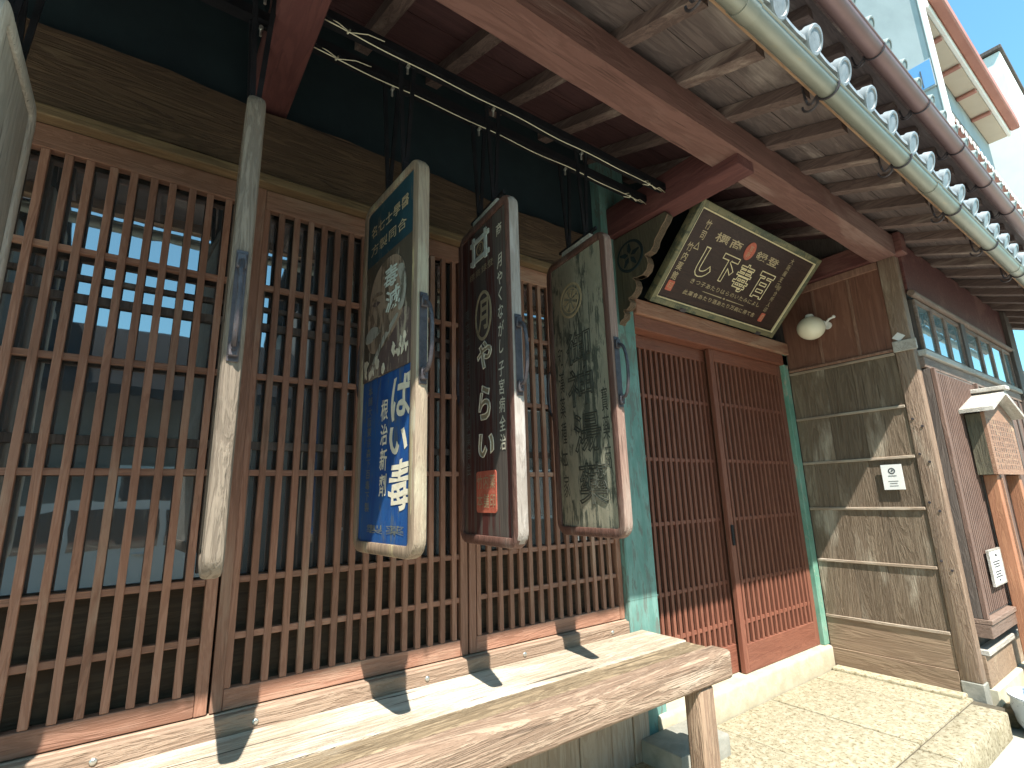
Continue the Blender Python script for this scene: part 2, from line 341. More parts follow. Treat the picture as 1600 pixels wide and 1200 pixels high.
def wavy_beam(bm, x0, x1, y0, y1, z0, z1, amp_top=.012, amp_bot=.004, n=60, seed=0, bulge=.012):
    """a hewn log: top edge wanders, front slightly bulged"""
    rnd = random.Random(seed); ph = [rnd.uniform(0, 6.3) for _ in range(6)]
    def wv(x, a): return a * (math.sin(2.1 * x + ph[0]) + .6 * math.sin(4.7 * x + ph[1]) + .35 * math.sin(11 * x + ph[2]) + .15 * math.sin(29 * x + ph[3]))
    rows = []
    prof = [(0, 0), (.0, .06), (-.5, .3), (-.7, .5), (-.5, .75), (-.1, .92), (.35, 1), (1, 1), (1, 0)]
    for i in range(n + 1):
        x = x0 + (x1 - x0) * i / n; zt = z1 + wv(x, amp_top); zb = z0 + wv(x + 9, amp_bot)
        r = []
        for u, v in prof:
            y = y0 + (y1 - y0) * u if u >= 0 else y0 + u * bulge * (1 + .4 * math.sin(6 * x + 5 * v + ph[4]))
            r.append(bm.verts.new((x, y, zb + (zt - zb) * v)))
        rows.append(r)
    k = len(prof)
    for i in range(n):
        for j in range(k): bm.faces.new((rows[i][j], rows[i][(j + 1) % k], rows[i + 1][(j + 1) % k], rows[i + 1][j]))
    bm.faces.new(rows[0]); bm.faces.new(rows[-1][::-1]); return bm

# ---- lettering: glyph outlines from Blender's own built-in font, turned into meshes
_G = {}
def glyph(ch, outline=False, bold=.0, bev=.018):
    key = (ch, outline, bold, bev)
    if key not in _G:
        c = bpy.data.curves.new('glyph', 'FONT'); c.body = ch; c.size = 1; c.resolution_u = 3; c.offset = bold
        if outline: c.fill_mode = 'NONE'; c.bevel_depth = bev; c.bevel_resolution = 0
        o = bpy.data.objects.new('glyph', c); COL.objects.link(o); bpy.context.view_layer.update()
        me = bpy.data.meshes.new_from_object(o.evaluated_get(bpy.context.evaluated_depsgraph_get()))
        V = [v.co.copy() for v in me.vertices]; F = [tuple(p.vertices) for p in me.polygons]
        bpy.data.objects.remove(o); bpy.data.curves.remove(c); bpy.data.meshes.remove(me)
        if V:
            cx = (min(v.x for v in V) + max(v.x for v in V)) / 2; cy = (min(v.y for v in V) + max(v.y for v in V)) / 2
            V = [Vector((v.x - cx, v.y - cy, v.z)) for v in V]
        _G[key] = (V, F)
    return _G[key]
def letters(bm, items, f, mi=0):
    """items: (char, u, v, width, height[, outline, bold, brush]); f(u, v, a) maps the board plane to 3-D"""
    for it in items:
        ch, u, v, wd, ht = it[:5]; ol = it[5] if len(it) > 5 else False; bold = it[6] if len(it) > 6 else .0; br = it[7] if len(it) > 7 else 0
        V, F = glyph(ch, ol, bold); rnd = random.Random(hash(ch) % 1000 + int(u * 1000)); sl_ = .18 * br
        vs = []
        for p in V:
            x, y = p.x, p.y
            if br: x += sl_ * y * .5 + .05 * br * math.sin(5 * y + u * 40); y += .05 * br * math.sin(6 * x + v * 30)
            vs.append(bm.verts.new(f(u + x * wd, v + y * ht, .0012 + (max(0, p.z) * .15 if ol else 0))))
        for F_ in F:
            if len(set(F_)) >= 3:
                try: fc = bm.faces.new([vs[i] for i in F_]); fc.material_index = mi
                except ValueError: pass
    return bm
def column(txt, u, v0, v1, wd, **k):
    n = len(txt); st = (v1 - v0) / max(1, n - 1)
    return [(c, u, v0 + st * i, wd, abs(st) * .92 if n > 1 else wd, k.get('outline', False), k.get('bold', 0), k.get('brush', 0)) for i, c in enumerate(txt) if c != ' ']
def row(txt, u0, u1, v, ht, **k):
    n = len(txt); st = (u1 - u0) / max(1, n - 1)
    return [(c, u0 + st * i, v, abs(st) * .92 if n > 1 else ht, ht, k.get('outline', False), k.get('bold', 0), k.get('brush', 0)) for i, c in enumerate(txt) if c != ' ']

# ================================================================== SETTING
bm = bmesh.new(); g = 24
for v in ((-120, -120, 0), (160, -120, 0), (160, 120, 0), (-120, 120, 0)): bm.verts.new(v)
bm.faces.new(bm.verts); struct(obj('street', bm, M['street']))
# paved entrance step of granite slabs
bm = bmesh.new()
xs = [1.10, 1.72, 2.28, 2.74, 3.34, 3.93, 4.262]
for i in range(len(xs) - 1):
    box(bm, xs[i] + .004, xs[i + 1] - .004, -.825, -.06, .02, .14 + random.uniform(-.002, .002), .006, 2)
xs = [1.10, 1.95, 2.60, 3.28, 3.90, 4.16]
for i in range(len(xs) - 1):
    box(bm, xs[i] + .003, xs[i + 1] - .003, -1.00, -.834, .0, .14 + random.uniform(-.002, .002), .011, 2)
struct(obj('entrance_pavement', bm, M['stone'], smooth=True))
struct(obj('pavement_bed', nb(1.11, 4.25, -.97, -.062, .0, .128, 0), M['earth']))

# ================================================================== SHOP HOUSE
H = thing('shop_house', 'old wooden town house with reddish lattice front, sliding doors and tiled eaves', 'house', (0, 0, 0))
# walls
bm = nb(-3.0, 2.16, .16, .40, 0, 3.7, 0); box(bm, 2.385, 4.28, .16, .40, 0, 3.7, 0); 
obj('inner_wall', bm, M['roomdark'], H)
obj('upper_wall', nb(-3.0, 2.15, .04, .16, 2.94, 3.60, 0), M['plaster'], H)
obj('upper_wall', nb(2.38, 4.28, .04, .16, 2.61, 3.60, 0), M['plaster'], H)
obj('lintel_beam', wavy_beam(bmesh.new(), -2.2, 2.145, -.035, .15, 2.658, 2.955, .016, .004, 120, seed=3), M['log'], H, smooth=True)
bm = nb(-2.2, 2.145, -.05, .14, 2.617, 2.655, .004); obj('lintel_sill', bm, M['sill'], H)
obj('sill_beam', nb(-2.2, 2.15, -.012, .16, .60, .768, .004), M['backstrip'], H)
# green copper-clad post
bm = nb(2.15, 2.383, -.035, .20, .14, 3.55, .006)
for z in (.86, 1.62, 2.36): box(bm, 2.149, 2.384, -.0365, .2, z, z + .004, 0)
obj('green_post', bm, M['copper'], H)
obj('green_post', nb(4.205, 4.277, -.03, .16, .29, 2.60, .004), M['copperthin'], H)

# lattice windows
def lattice(x0, x1, nbar, x_first, step):
    W = bpy.data.objects.new('lattice_window', None); COL.objects.link(W); W.parent = H; W.location = (x0, 0, .77)
    for a, b in ((x0 + .002, x0 + .036), (x1 - .036, x1 - .002)):
        obj('stile', nb(a, b, -.004, .034, .772, 2.615, .002), M['lat_z'], W)
    obj('rail', nb(x0 + .037, x1 - .037, -.002, .034, .772, .834, .002), M['lat_x'], W)
    obj('rail', nb(x0 + .037, x1 - .037, -.002, .034, 2.532, 2.614, .002), M['lat_x'], W)
    base = None
    for i in range(nbar):
        x = x_first + i * step
        if base is None:
            base = obj('bar', nb(x - .0110, x + .0110, .0, .020, .835, 2.531, .0015), M['lat_z'], W); bx = x
        else:
            c = base.copy(); COL.objects.link(c); c.parent = W; c.location = (x - bx + random.uniform(-.0015, .0015), random.uniform(-.001, .001), 0); c.rotation_euler = (0, R(random.uniform(-.07, .07)), 0)
    for z in (.987, 1.162, 1.515, 1.863, 2.212):
        obj('crossbar', nb(x0 + .037, x1 - .037, .006, .026, z - .0105, z + .0105, .0015), M['lat_x'], W)
    for z in (2.064, 1.613):
        obj('inner_muntin', nb(x0 + .037, x1 - .037, .033, .049, z - .014, z + .014, .001), M['annex_d'], W)
    obj('inner_muntin', nb(x0 + .037, x1 - .037, .035, .049, 2.127, 2.143, .001), M['annex_d'], W)
    for q in (.0, .5, 1.0):
        xm = x0 + .05 + (x1 - x0 - .1) * q
        if q != .5: obj('inner_stile', nb(xm - .016, xm + .016, .0345, .049, 1.19, 2.53, .001), M['annex_d'], W)
    obj('pane', nb(x0 + .03, x1 - .03, .050, .056, 1.175, 2.54, 0), M['pane'], W)
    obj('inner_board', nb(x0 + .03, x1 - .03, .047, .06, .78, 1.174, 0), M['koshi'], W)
    return W
lattice(-1.62, -.70, 14, -1.545, .0575)
lattice(-.70, .248, 15, -.642 + .0, .0575)
lattice(.252, 1.192, 16, .294 + .003, .0555)
lattice(1.196, 2.148, 15, 1.249, .0585)

# sliding doors
def door(x0, x1, y, left):
    D = bpy.data.objects.new('sliding_door', None); COL.objects.link(D); D.parent = H; D.location = (x0, y, .29)
    sw = .052
    for a, b in ((x0, x0 + sw), (x1 - sw, x1)): obj('door_stile', nb(a, b, y, y + .034, .292, 2.41, .003), M['door_z'], D)
    f = nb(x0 + sw, x1 - sw, y + .001, y + .034, .292, .455, .003); obj('bottom_rail', f, M['door_x'], D)
    f = nb(x0 + sw, x1 - sw, y + .001, y + .034, 2.325, 2.41, .003); obj('top_rail', f, M['door_x'], D)
    f = bmesh.new(); n = 15; st = (x1 - x0 - 2 * sw) / (n + .0)
    for i in range(n):
        x = x0 + sw + st * (i + .5)
        box(f, x - .0115, x + .0115, y + .003, y + .022, .456, 2.324, .001)
    obj('slats', f, M['door_z'], D)
    for z in (2.015, 1.615, 1.226, .828, .582):
        obj('crossbar', nb(x0 + sw, x1 - sw, y + .009, y + .026, z - .011, z + .011, .001), M['door_x'], D)
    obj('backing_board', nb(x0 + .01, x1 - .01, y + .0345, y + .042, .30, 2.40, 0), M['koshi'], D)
    return D
door(2.388, 3.30, .055, True)
D2 = door(3.205, 4.203, .002, False)
obj('door_pull', nb(3.217, 3.243, -.008, .002, 1.06, 1.19, .003), M['black'], D2)
# door lintel with two steps
bm = nb(2.386, 4.275, -.03, .13, 2.412, 2.50, .004); obj('door_lintel', bm, M['door_x'], H)
bm = nb(2.386, 4.275, -.055, .13, 2.502, 2.60, .006); obj('door_lintel', bm, M['lat_x'], H)
# threshold stone
bm = nb(2.30, 4.275, -.055, .20, .10, .289, .022, 3); obj('threshold_stone', bm, M['stonesill'], H, smooth=True)
# foundation stone under the green post
bm = nb(2.13, 2.52, -.30, -.058, .06, .235, .014, 2); obj('post_base_stone', bm, M['stonegrey'], H, smooth=True)
# skirt boards below the lattice
bm = bmesh.new(); x = -2.2
k = 0
sk = []
while x < 2.19:
    wd = (.185, .20, .155, .21)[k % 4]; x2 = min(x + wd, 2.205)
    box(bm, x + .002, x2 - .002, -.058 - .004 * (k % 2), -.03, .10, .66, .003); x = x2; k += 1
obj('skirt_boards', bm, M['skirt'], H)

# eave beam, bracket beams
obj('eave_beam', wavy_beam(bmesh.new(), -2.5, 4.20, -.915, -.765, 3.020, 3.185, .003, .003, seed=8, bulge=.004), M['eavebeam'], H, smooth=True)
for x0, x1 in ((.200, .338), (2.200, 2.352), (-1.85, -1.70)):
    bm = bmesh.new()
    box(bm, x0, x1, -.90, .04, 2.962, 3.16, .012, 2)
    obj('bracket_beam', bm, M['bracket'], H, smooth=True)
# carved bracket board (wavy profile) under the right bracket beam
prof = [(-.03, 2.955), (-.43, 2.955)]
def arc(c, r, a0, a1, n=8): return [(c[0] + r * math.cos(R(a0 + (a1 - a0) * i / n)), c[1] + r * math.sin(R(a0 + (a1 - a0) * i / n))) for i in range(n + 1)]
prof += [(-.445, 2.93), (-.425, 2.90), (-.40, 2.88), (-.375, 2.85), (-.345, 2.82), (-.335, 2.79), (-.31, 2.765), (-.265, 2.76),
         (-.28, 2.735), (-.285, 2.70), (-.27, 2.665), (-.235, 2.645), (-.19, 2.645), (-.165, 2.655), (-.185, 2.63), (-.19, 2.595), (-.175, 2.565), (-.145, 2.545), (-.12, 2.54),
         (-.135, 2.515), (-.125, 2.49), (-.10, 2.475), (-.075, 2.48), (-.085, 2.455), (-.075, 2.43), (-.05, 2.42), (-.036, 2.40)]
prof2 = [(-.037 if u > -.037 else u, v) for u, v in prof]
obj('carved_bracket_board', prism(bmesh.new(), prof2, 2.245, 2.290, lambda u, v, a: (a, u, v)), M['carved'], H)
bm = bmesh.new()
for i in range(2, len(prof2) - 1):            # pale worn edge of the scrolls
    (u0, v0), (u1, v1) = prof2[i], prof2[i + 1]; d = Vector((u1 - u0, v1 - v0)); n = Vector((d.y, -d.x)).normalized() * .005
    q = [(u0, v0), (u1, v1), (u1 - n.x, v1 - n.y), (u0 - n.x, v0 - n.y)]
    prism(bm, q, 2.243, 2.292, lambda u, v, a: (a, u, v))
obj('carved_edge', bm, M['carvededge'], H)
bm = bmesh.new()                               # round carved crest on the board's left face
f = lambda u, v, a: (2.2445 - a, u, v)
cc_ = (-.155, 2.80); N_ = 40
for r0, r1 in ((.085, .098),):
    A = [bm.verts.new(f(cc_[0] + r0 * math.cos(2 * math.pi * i / N_), cc_[1] + r0 * math.sin(2 * math.pi * i / N_), .004)) for i in range(N_)]
    B = [bm.verts.new(f(cc_[0] + r1 * math.cos(2 * math.pi * i / N_), cc_[1] + r1 * math.sin(2 * math.pi * i / N_), .004)) for i in range(N_)]
    C_ = [bm.verts.new(f(cc_[0] + (r1 + .004) * math.cos(2 * math.pi * i / N_), cc_[1] + (r1 + .004) * math.sin(2 * math.pi * i / N_), 0)) for i in range(N_)]
    for i in range(N_):
        j = (i + 1) % N_
        bm.faces.new((A[i], A[j], B[j], B[i])); bm.faces.new((B[i], B[j], C_[j], C_[i]))
for k in range(5):                             # five bamboo-leaf petals
    a = R(90 + 72 * k); p = [(0.01, 0), (.035, .016), (.075, .006), (.08, 0), (.075, -.006), (.035, -.016)]
    vs = [bm.verts.new(f(cc_[0] + u * math.cos(a) - v * math.sin(a), cc_[1] + u * math.sin(a) + v * math.cos(a), .004)) for u, v in p]
    bm.faces.new(vs)
obj('carved_crest', bm, M['plaster'], H)

# roof of the lower eave: boards, rafters, fascia, tiles, gutter
SL = .36                                        # roof slope
def zr(y): return 3.162 + (y + .91) * SL         # underside of the rafters
XA, XB = -2.6, 8.6
bm = bmesh.new(); bm2 = bmesh.new()
def slab(bm, x0, x1, y0, y1, off0, off1, zf=zr):
    prism(bm, [(y0, zf(y0) + off0), (y1, zf(y1) + off0), (y1, zf(y1) + off1), (y0, zf(y0) + off1)], x0, x1, lambda u, v, a: (a, u, v)); return bm
yb = -1.29
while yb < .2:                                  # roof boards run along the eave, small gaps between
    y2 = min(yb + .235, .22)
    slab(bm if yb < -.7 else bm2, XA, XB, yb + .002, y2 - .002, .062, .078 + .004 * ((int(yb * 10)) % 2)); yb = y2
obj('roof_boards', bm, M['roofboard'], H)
obj('roof_boards', bm2, M['shadeboard'], H)
x = -2.33; k = 0
r0 = None
while x < 8.4:
    if r0 is None:
        r0 = obj('rafter', slab(bmesh.new(), x - .032, x + .032, -1.262, .10, 0, .061), M['rafter'], H); rx = x
    else:
        c = r0.copy(); COL.objects.link(c); c.parent = H; c.location = (x - rx, 0, random.uniform(-.003, .003))
    x += .372
bm = slab(bmesh.new(), XA, XB, -1.315, -1.280, .005, .083); obj('eave_fascia', bm, M['fascia'], H)
slab_b = slab(bmesh.new(), XA, XB, -1.345, .2, .086, .115); obj('roof_bed', slab_b, M['roofboard'], H)
# pan tiles: one scalloped sheet; each round cover tile a part
TP = .268
def zt(y): return zr(y) + .098
bm = bmesh.new(); nx = int((XB - XA) / TP * 8); rows = []
for yy, dz in ((-1.374, 0), (-1.30, .002), (.2, .0)):
    up = []; lo = []
    for i in range(nx + 1):
        x = XA + (XB - XA) * i / nx; ph = ((x - XA) / TP) % 1.0; dip = -.026 * math.sin(math.pi * ph)
        up.append(bm.verts.new((x, yy, zt(yy) + .030 + dip + dz))); lo.append(bm.verts.new((x, yy, zt(yy) + .010 + dip + dz)))
    rows.append((up, lo))
for q in range(len(rows) - 1):
    for i in range(nx):
        bm.faces.new((rows[q][0][i], rows[q][0][i + 1], rows[q + 1][0][i + 1], rows[q + 1][0][i]))
        bm.faces.new((rows[q][1][i], rows[q + 1][1][i], rows[q + 1][1][i + 1], rows[q][1][i + 1]))
for i in range(nx): bm.faces.new((rows[0][0][i], rows[0][1][i], rows[0][1][i + 1], rows[0][0][i + 1]))
obj('pan_tiles', bm, M['tile'], H, smooth=True)
def cover_tile(x, mat, yv, zf, r=.058, L=1.4):
    bm = bmesh.new(); d = Vector((0, 1, SL)).normalized()
    p = Vector((x, yv, zf(yv) + .024))
    cyl(bm, p, p + d * L, r * .88, n=20)
    e1 = Vector((1, 0, 0)); e2 = d.cross(e1); n = 28
    pf = [(.06, -.016), (.40, -.0155), (.70, -.0145), (.75, -.0185), (.92, -.0185), (1.0, -.014), (1.0, .016), (.86, .018)]
    L_ = [[bm.verts.new(p + d * a + (e1 * math.cos(2 * math.pi * k / n) + e2 * math.sin(2 * math.pi * k / n)) * r * q) for k in range(n)] for q, a in pf]
    for q in range(len(L_) - 1):
        for k in range(n): bm.faces.new((L_[q][k], L_[q][(k + 1) % n], L_[q + 1][(k + 1) % n], L_[q + 1][k]))
    bm.faces.new(L_[0]); bm.faces.new(L_[-1][::-1])
    return bm
x = XA + TP; t0 = None
while x < 8.5:
    if t0 is None:
        t0 = obj('cover_tile', cover_tile(x, None, -1.370, zt), M['tile'], H, smooth=True); tx = x
    else:
        c = t0.copy(); COL.objects.link(c); c.parent = H; c.location = (x - tx, random.uniform(-.004, .004), random.uniform(-.003, .003))
    x += TP
def half_gutter(x0, x1, yc, zc, r, n=18, th=.003):
    bm = bmesh.new(); rows = []
    a = [R(178 + 184 * i / n) for i in range(n + 1)]
    pts = [(yc + r * math.cos(t), zc + r * math.sin(t)) for t in a] + [(yc + (r - th) * math.cos(t), zc + (r - th) * math.sin(t)) for t in reversed(a)]
    prism(bm, pts, x0, x1, lambda u, v, q: (q, u, v))
    for s in (-1, 1): cyl(bm, (x0, yc + s * r, zc + .004), (x1, yc + s * r, zc + .004), .0065, n=8)
    return bm
GY, GZ, GR = -1.351, 2.991, .038
G1 = obj('gutter', half_gutter(XA, 8.5, GY, GZ, GR), M['gutter'], H, smooth=True)
def gutter_bracket(x, yc, zc, r, zs, ys):
    bm = bmesh.new()
    pts = [(x, yc + (r + .005) * math.cos(R(t)), zc + (r + .005) * math.sin(R(t))) for t in range(176, 366, 10)]
    tube(bm, pts, .0045, 6)
    q0 = Vector((x, yc + r + .004, zc - .004)); q3 = Vector((x, ys, zs))
    pts = [q0 + (q3 - q0) * (k / 9) + Vector((0, .012 * math.sin(math.pi * k / 9), -.055 * math.sin(math.pi * k / 9))) for k in range(10)]
    tube(bm, pts, .0055, 6)
    c = q0 + Vector((0, .030, -.020))
    pts = [c + Vector((0, .030 * math.cos(R(t)), .030 * math.sin(R(t)))) for t in range(150, 371, 20)]
    tube(bm, pts, .0050, 6)
    return bm
for xx in (-.4, 1.45, 3.3, 5.15, 7.0): obj('joint_sleeve', half_gutter(xx, xx + .07, GY, GZ, GR + .0035), M['gutter'], G1, smooth=True)
for i in range(12):
    x = -1.9 + i * .80
    obj('gutter_bracket', gutter_bracket(x, GY, GZ, GR, zr(-1.27) + .03, -1.262), M['iron'], G1)

# upper storey: second eave with brown gutter just above and behind
U = H
U_SL = .32
def zu(y): return 3.98 + (y + 1.10) * U_SL
obj('upper_storey_wall', nb(-2.5, 7.9, -.02, .3, 3.62, 4.6, 0), M['annex_d'], H)
bm = slab(bmesh.new(), -2.5, 7.95, -1.18, .2, .05, .09, zu); obj('upper_roof_boards', bm, M['roofboard'], H)
x = -2.3; u0 = None
while x < 7.9:
    if u0 is None:
        u0 = obj('upper_rafter', slab(bmesh.new(), x - .03, x + .03, -1.14, .0, -.02, .049, zu), M['rafter'], H); ux = x
    else:
        c = u0.copy(); COL.objects.link(c); c.parent = H; c.location = (x - ux, 0, 0)
    x += .42
bm = slab(bmesh.new(), -2.5, 7.95, -1.215, -1.181, .02, .10, zu); obj('upper_fascia', bm, M['rafter'], H)
bm = slab(bmesh.new(), -2.5, 7.95, -1.25, .2, .102, .15, zu); obj('upper_pan_tiles', bm, M['tile2'], H)
x = -2.4; t1 = None
def zut(y): return zu(y) + .13
while x < 7.9:
    if t1 is None:
        t1 = obj('upper_cover_tile', cover_tile(x, None, -1.262, zut, .050, .9), M['tile2'], H, smooth=True); tx = x
    else:
        c = t1.copy(); COL.objects.link(c); c.parent = H; c.location = (x - tx, 0, 0)
    x += TP
G2 = obj('gutter', half_gutter(-2.5, 7.95, -1.2538, 3.949, .050), M['gutter2'], H, smooth=True)
for i in range(11):
    x = -1.4 + i * .78
    obj('gutter_bracket', gutter_bracket(x, -1.2538, 3.949, .050, zu(-1.1) + .01, -1.14), M['iron'], G2)

# ================================================================== WOODEN ANNEX to the right
A = thing('wooden_annex', 'brown wooden wing with planked side wall, row of high windows and ribbed shutter box', 'house', (4.30, -.5, 0))
X0 = 4.28
obj('core_wall', nb(X0 + .028, 8.0, -.86, .2, 0, 3.6, 0), M['annex_d'], A)
zs = [.275, .49, .885, 1.262, 1.608, 1.957, 2.335]
ysp = [-.035, -.27, -.51, -.772]
for i in range(len(zs) - 1):
    if i == 0:
        obj('side_board', nb(X0 + .004, X0 + .024, -.772, -.03, zs[0], zs[1] - .002, .002), M['plankbase'], A)
        continue
    j0 = [-.03, -.255 - .02 * (i % 3), -.50 + .015 * (i % 2), -.772]
    for q in range(3):
        obj('side_plank', nb(X0 + .004 + .001 * q, X0 + .024, j0[q + 1] + .0008, j0[q] - .0008, zs[i] + .001, zs[i + 1] - .001, .001), M['plank'], A)
for z in zs[1:]:
    obj('side_rail', nb(X0 - .006, X0 + .0035, -.770, -.031, z - .011, z + .009, .003), M['plankh'], A)
obj('side_rail', nb(X0 - .012, X0 + .0035, -.770, -.031, 2.349, 2.370, .004), M['batten'], A)
obj('side_base', nb(X0 - .004, X0 + .024, -.772, -.03, .142, .273, .003), M['plankbase'], A)
obj('kerb_stone', nb(X0 - .10, X0 - .006, -.80, -.06, .10, .160, .010, 2), M['stone'], A)
# upper red panels
for a, b in ((-.03, -.30), (-.302, -.56), (-.562, -.772)):
    obj('red_panel', nb(X0 + .006, X0 + .024, b, a, 2.373, 3.04, .002), M['panelred'], A)
for y in (-.301, -.561): obj('batten', nb(X0 - .004, X0 + .0055, y - .010, y + .010, 2.373, 3.04, .002), M['batten'], A)
bm = nb(X0 - .05, X0 + .06, -.95, .03, 3.045, 3.20, .006); obj('tie_beam', bm, M['bracket'], A)
bm = nb(X0 - .015, X0 + .0035, -.770, -.031, 2.985, 3.042, .003); obj('tie_beam_trim', bm, M['batten'], A)
# corner post with stone foot
obj('corner_post', nb(X0 - .004, X0 + .082, -.884, -.774, .225, 3.19, .006, 2), M['cpost'], A, smooth=True)
obj('post_foot', nb(X0 - .008, X0 + .086, -.888, -.773, .07, .224, .005), M['stonegrey'], A)
bm = bmesh.new(); box(bm, X0 - .022, X0 - .005, -.912, -.772, 2.338, 2.415, .003)
obj('ledge_end', bm, M['greywood'], A)
bm = bmesh.new()
for y in (-.800, -.846):
    for z in (1.86, 1.62, 1.30, .93): cyl(bm, (X0 - .009, y, z + (y + .8) * 1.2), (X0 - .003, y, z + (y + .8) * 1.2), .008, n=10)
obj('post_nail', bm, M['iron'], A)
# front: upper board band, rail, windows, ledge, shutter box, base
YF = -.885
obj('upper_band', nb(X0 + .084, 7.6, YF - .015, -.86, 2.80, 3.19, .004), M['bracket'], A)
bm = cyl(bmesh.new(), (X0 + .084, YF - .028, 2.768), (7.3, YF - .028, 2.768), .024, n=14); obj('window_head_rail', bm, M['annex_x'], A, smooth=True)
obj('window_ledge', nb(X0 + .084, 7.3, YF - .045, -.86, 2.30, 2.345, .005), M['greywood'], A)
obj('window_ledge_trim', nb(X0 + .084, 7.3, YF - .025, -.86, 2.215, 2.298, .005), M['annex_x'], A)
wx = [4.44, 4.78, 5.10, 5.50, 5.60, 6.05, 6.45, 6.90, 7.2]
for i in range(len(wx) - 1):
    a, b = wx[i], wx[i + 1]
    if b - a < .15:
        obj('window_post', nb(a - .02, b + .0, YF - .035, -.861, 2.346, 2.80, .004), M['annex_d'], A); continue
    Wn = obj('window', nb(a, b, YF - .002, -.8605, 2.346, 2.742, 0), M['annex_d'], A)
    wn = bmesh.new()
    for p0, p1, q0, q1 in ((a + .003, a + .032, 2.347, 2.74), (b - .032, b - .003, 2.347, 2.74), (a + .033, b - .033, 2.347, 2.372), (a + .033, b - .033, 2.71, 2.74)):
        box(wn, p0, p1, YF - .022, YF - .003, q0, q1, .002)
    obj('window_frame', wn, M['annex_x'], Wn)
    obj('window_pane', nb(a + .03, b - .03, YF - .010, YF - .006, 2.37, 2.712, 0), M['paneteal'], Wn)
obj('window_post', nb(7.22, 7.40, YF - .05, -.86, 1.0, 3.19, .004), M['annex_d'], A)
SB = obj('shutter_box', nb(X0 + .09, 5.42, -.925, -.861, .585, 2.205, .003), M['annex_d'], A)
bm = bmesh.new(); x = X0 + .135
while x < 5.385: box(bm, x, x + .021, -.9305, -.9255, .60, 2.19, .0015); x += .041
obj('shutter_ribs', bm, M['annex_z'], SB)
for a, b in ((X0 + .090, X0 + .122), (5.39, 5.42)): obj('shutter_stile', nb(a, b, -.952, -.926, .585, 2.205, .003), M['annex_z'], SB)
obj('shutter_sill', nb(X0 + .088, 5.46, -.968, -.861, .555, .584, .003), M['annex_x'], SB)
obj('shutter_sill', nb(X0 + .088, 5.50, -.958, -.861, .475, .553, .003), M['annex_x'], SB)
obj('wall_boards', nb(5.422, 7.2, -.90, -.861, .42, 2.213, .003), M['annex_z'], A)
bm = bmesh.new(); x = 5.62
while x < 7.2: box(bm, x, x + .03, -.912, -.901, .42, 2.213, .002); x += .235
obj('wall_batten', bm, M['annex_d'], A)
obj('base_ledge', nb(X0 + .084, 7.2, -.925, -.861, .372, .405, .004), M['greywood'], A)
obj('base_board', nb(X0 + .084, 7.2, -.90, -.861, .19, .370, .003), M['plankbase'], A)
obj('base_stone', nb(X0 + .084, 7.2, -.93, -.861, .0, .188, .008), M['stonesill'], A)

# white diamond plate on the corner post
bm = bmesh.new()
prism(bm, [(-.815 - .040, 2.447), (-.815, 2.480), (-.815 + .040, 2.447), (-.815, 2.414)], X0 - .010, X0 - .0045, lambda u, v, a: (a, u, v))
tag(obj('diamond_plate', bm, M['white']), 'small blank white diamond plate nailed high on the corner post', 'plate')

# ================================================================== HANGING SIGNS
SZ0, SZ1, SW, ST = 1.235, 2.555, .232, .048      # bottom, top, half width, thickness
def rounded(u0, u1, v0, v1, r, n=6):
    P = []
    for cx, cy, a0 in ((u1 - r, v1 - r, 0), (u0 + r, v1 - r, 90), (u0 + r, v0 + r, 180), (u1 - r, v0 + r, 270)):
        P += [(cx + r * math.cos(R(a0 + 90 * i / n)), cy + r * math.sin(R(a0 + 90 * i / n))) for i in range(n + 1)]
    return P
def ring_frame(bm, outer, inner, a0, a1, f, round_=.010):
    """frame between two outlines with the same count, with softened arrises"""
    n = len(outer)
    def off(P, k):
        c = (sum(p[0] for p in P) / n, sum(p[1] for p in P) / n); o = []
        for i in range(n):
            p0, p1 = P[i - 1], P[(i + 1) % n]; d = Vector((p1[0] - p0[0], p1[1] - p0[1])).normalized()
            o.append((P[i][0] - d.y * k, P[i][1] + d.x * k))
        return o
    o_in = off(outer, round_); o_mid = off(outer, round_ * .3)
    loops = [(inner, a0 + .0), (inner, a0), ]
    seq = [(inner, a0 + .010), (inner, a0 + .003), (off(inner, -.004), a0), (o_in, a0), (o_mid, a0 + round_ * .3), (outer, a0 + round_), (outer, a1 - round_), (o_mid, a1 - round_ * .3), (o_in, a1), (off(inner, -.004), a1), (inner, a1 - .003), (inner, a1 - .010)]
    L = [[bm.verts.new(f(u, v, a)) for u, v in P] for P, a in seq]
    for q in range(len(L) - 1):
        for i in range(n):
            j = (i + 1) % n; bm.faces.new((L[q][i], L[q][j], L[q + 1][j], L[q + 1][i]))
    return bm
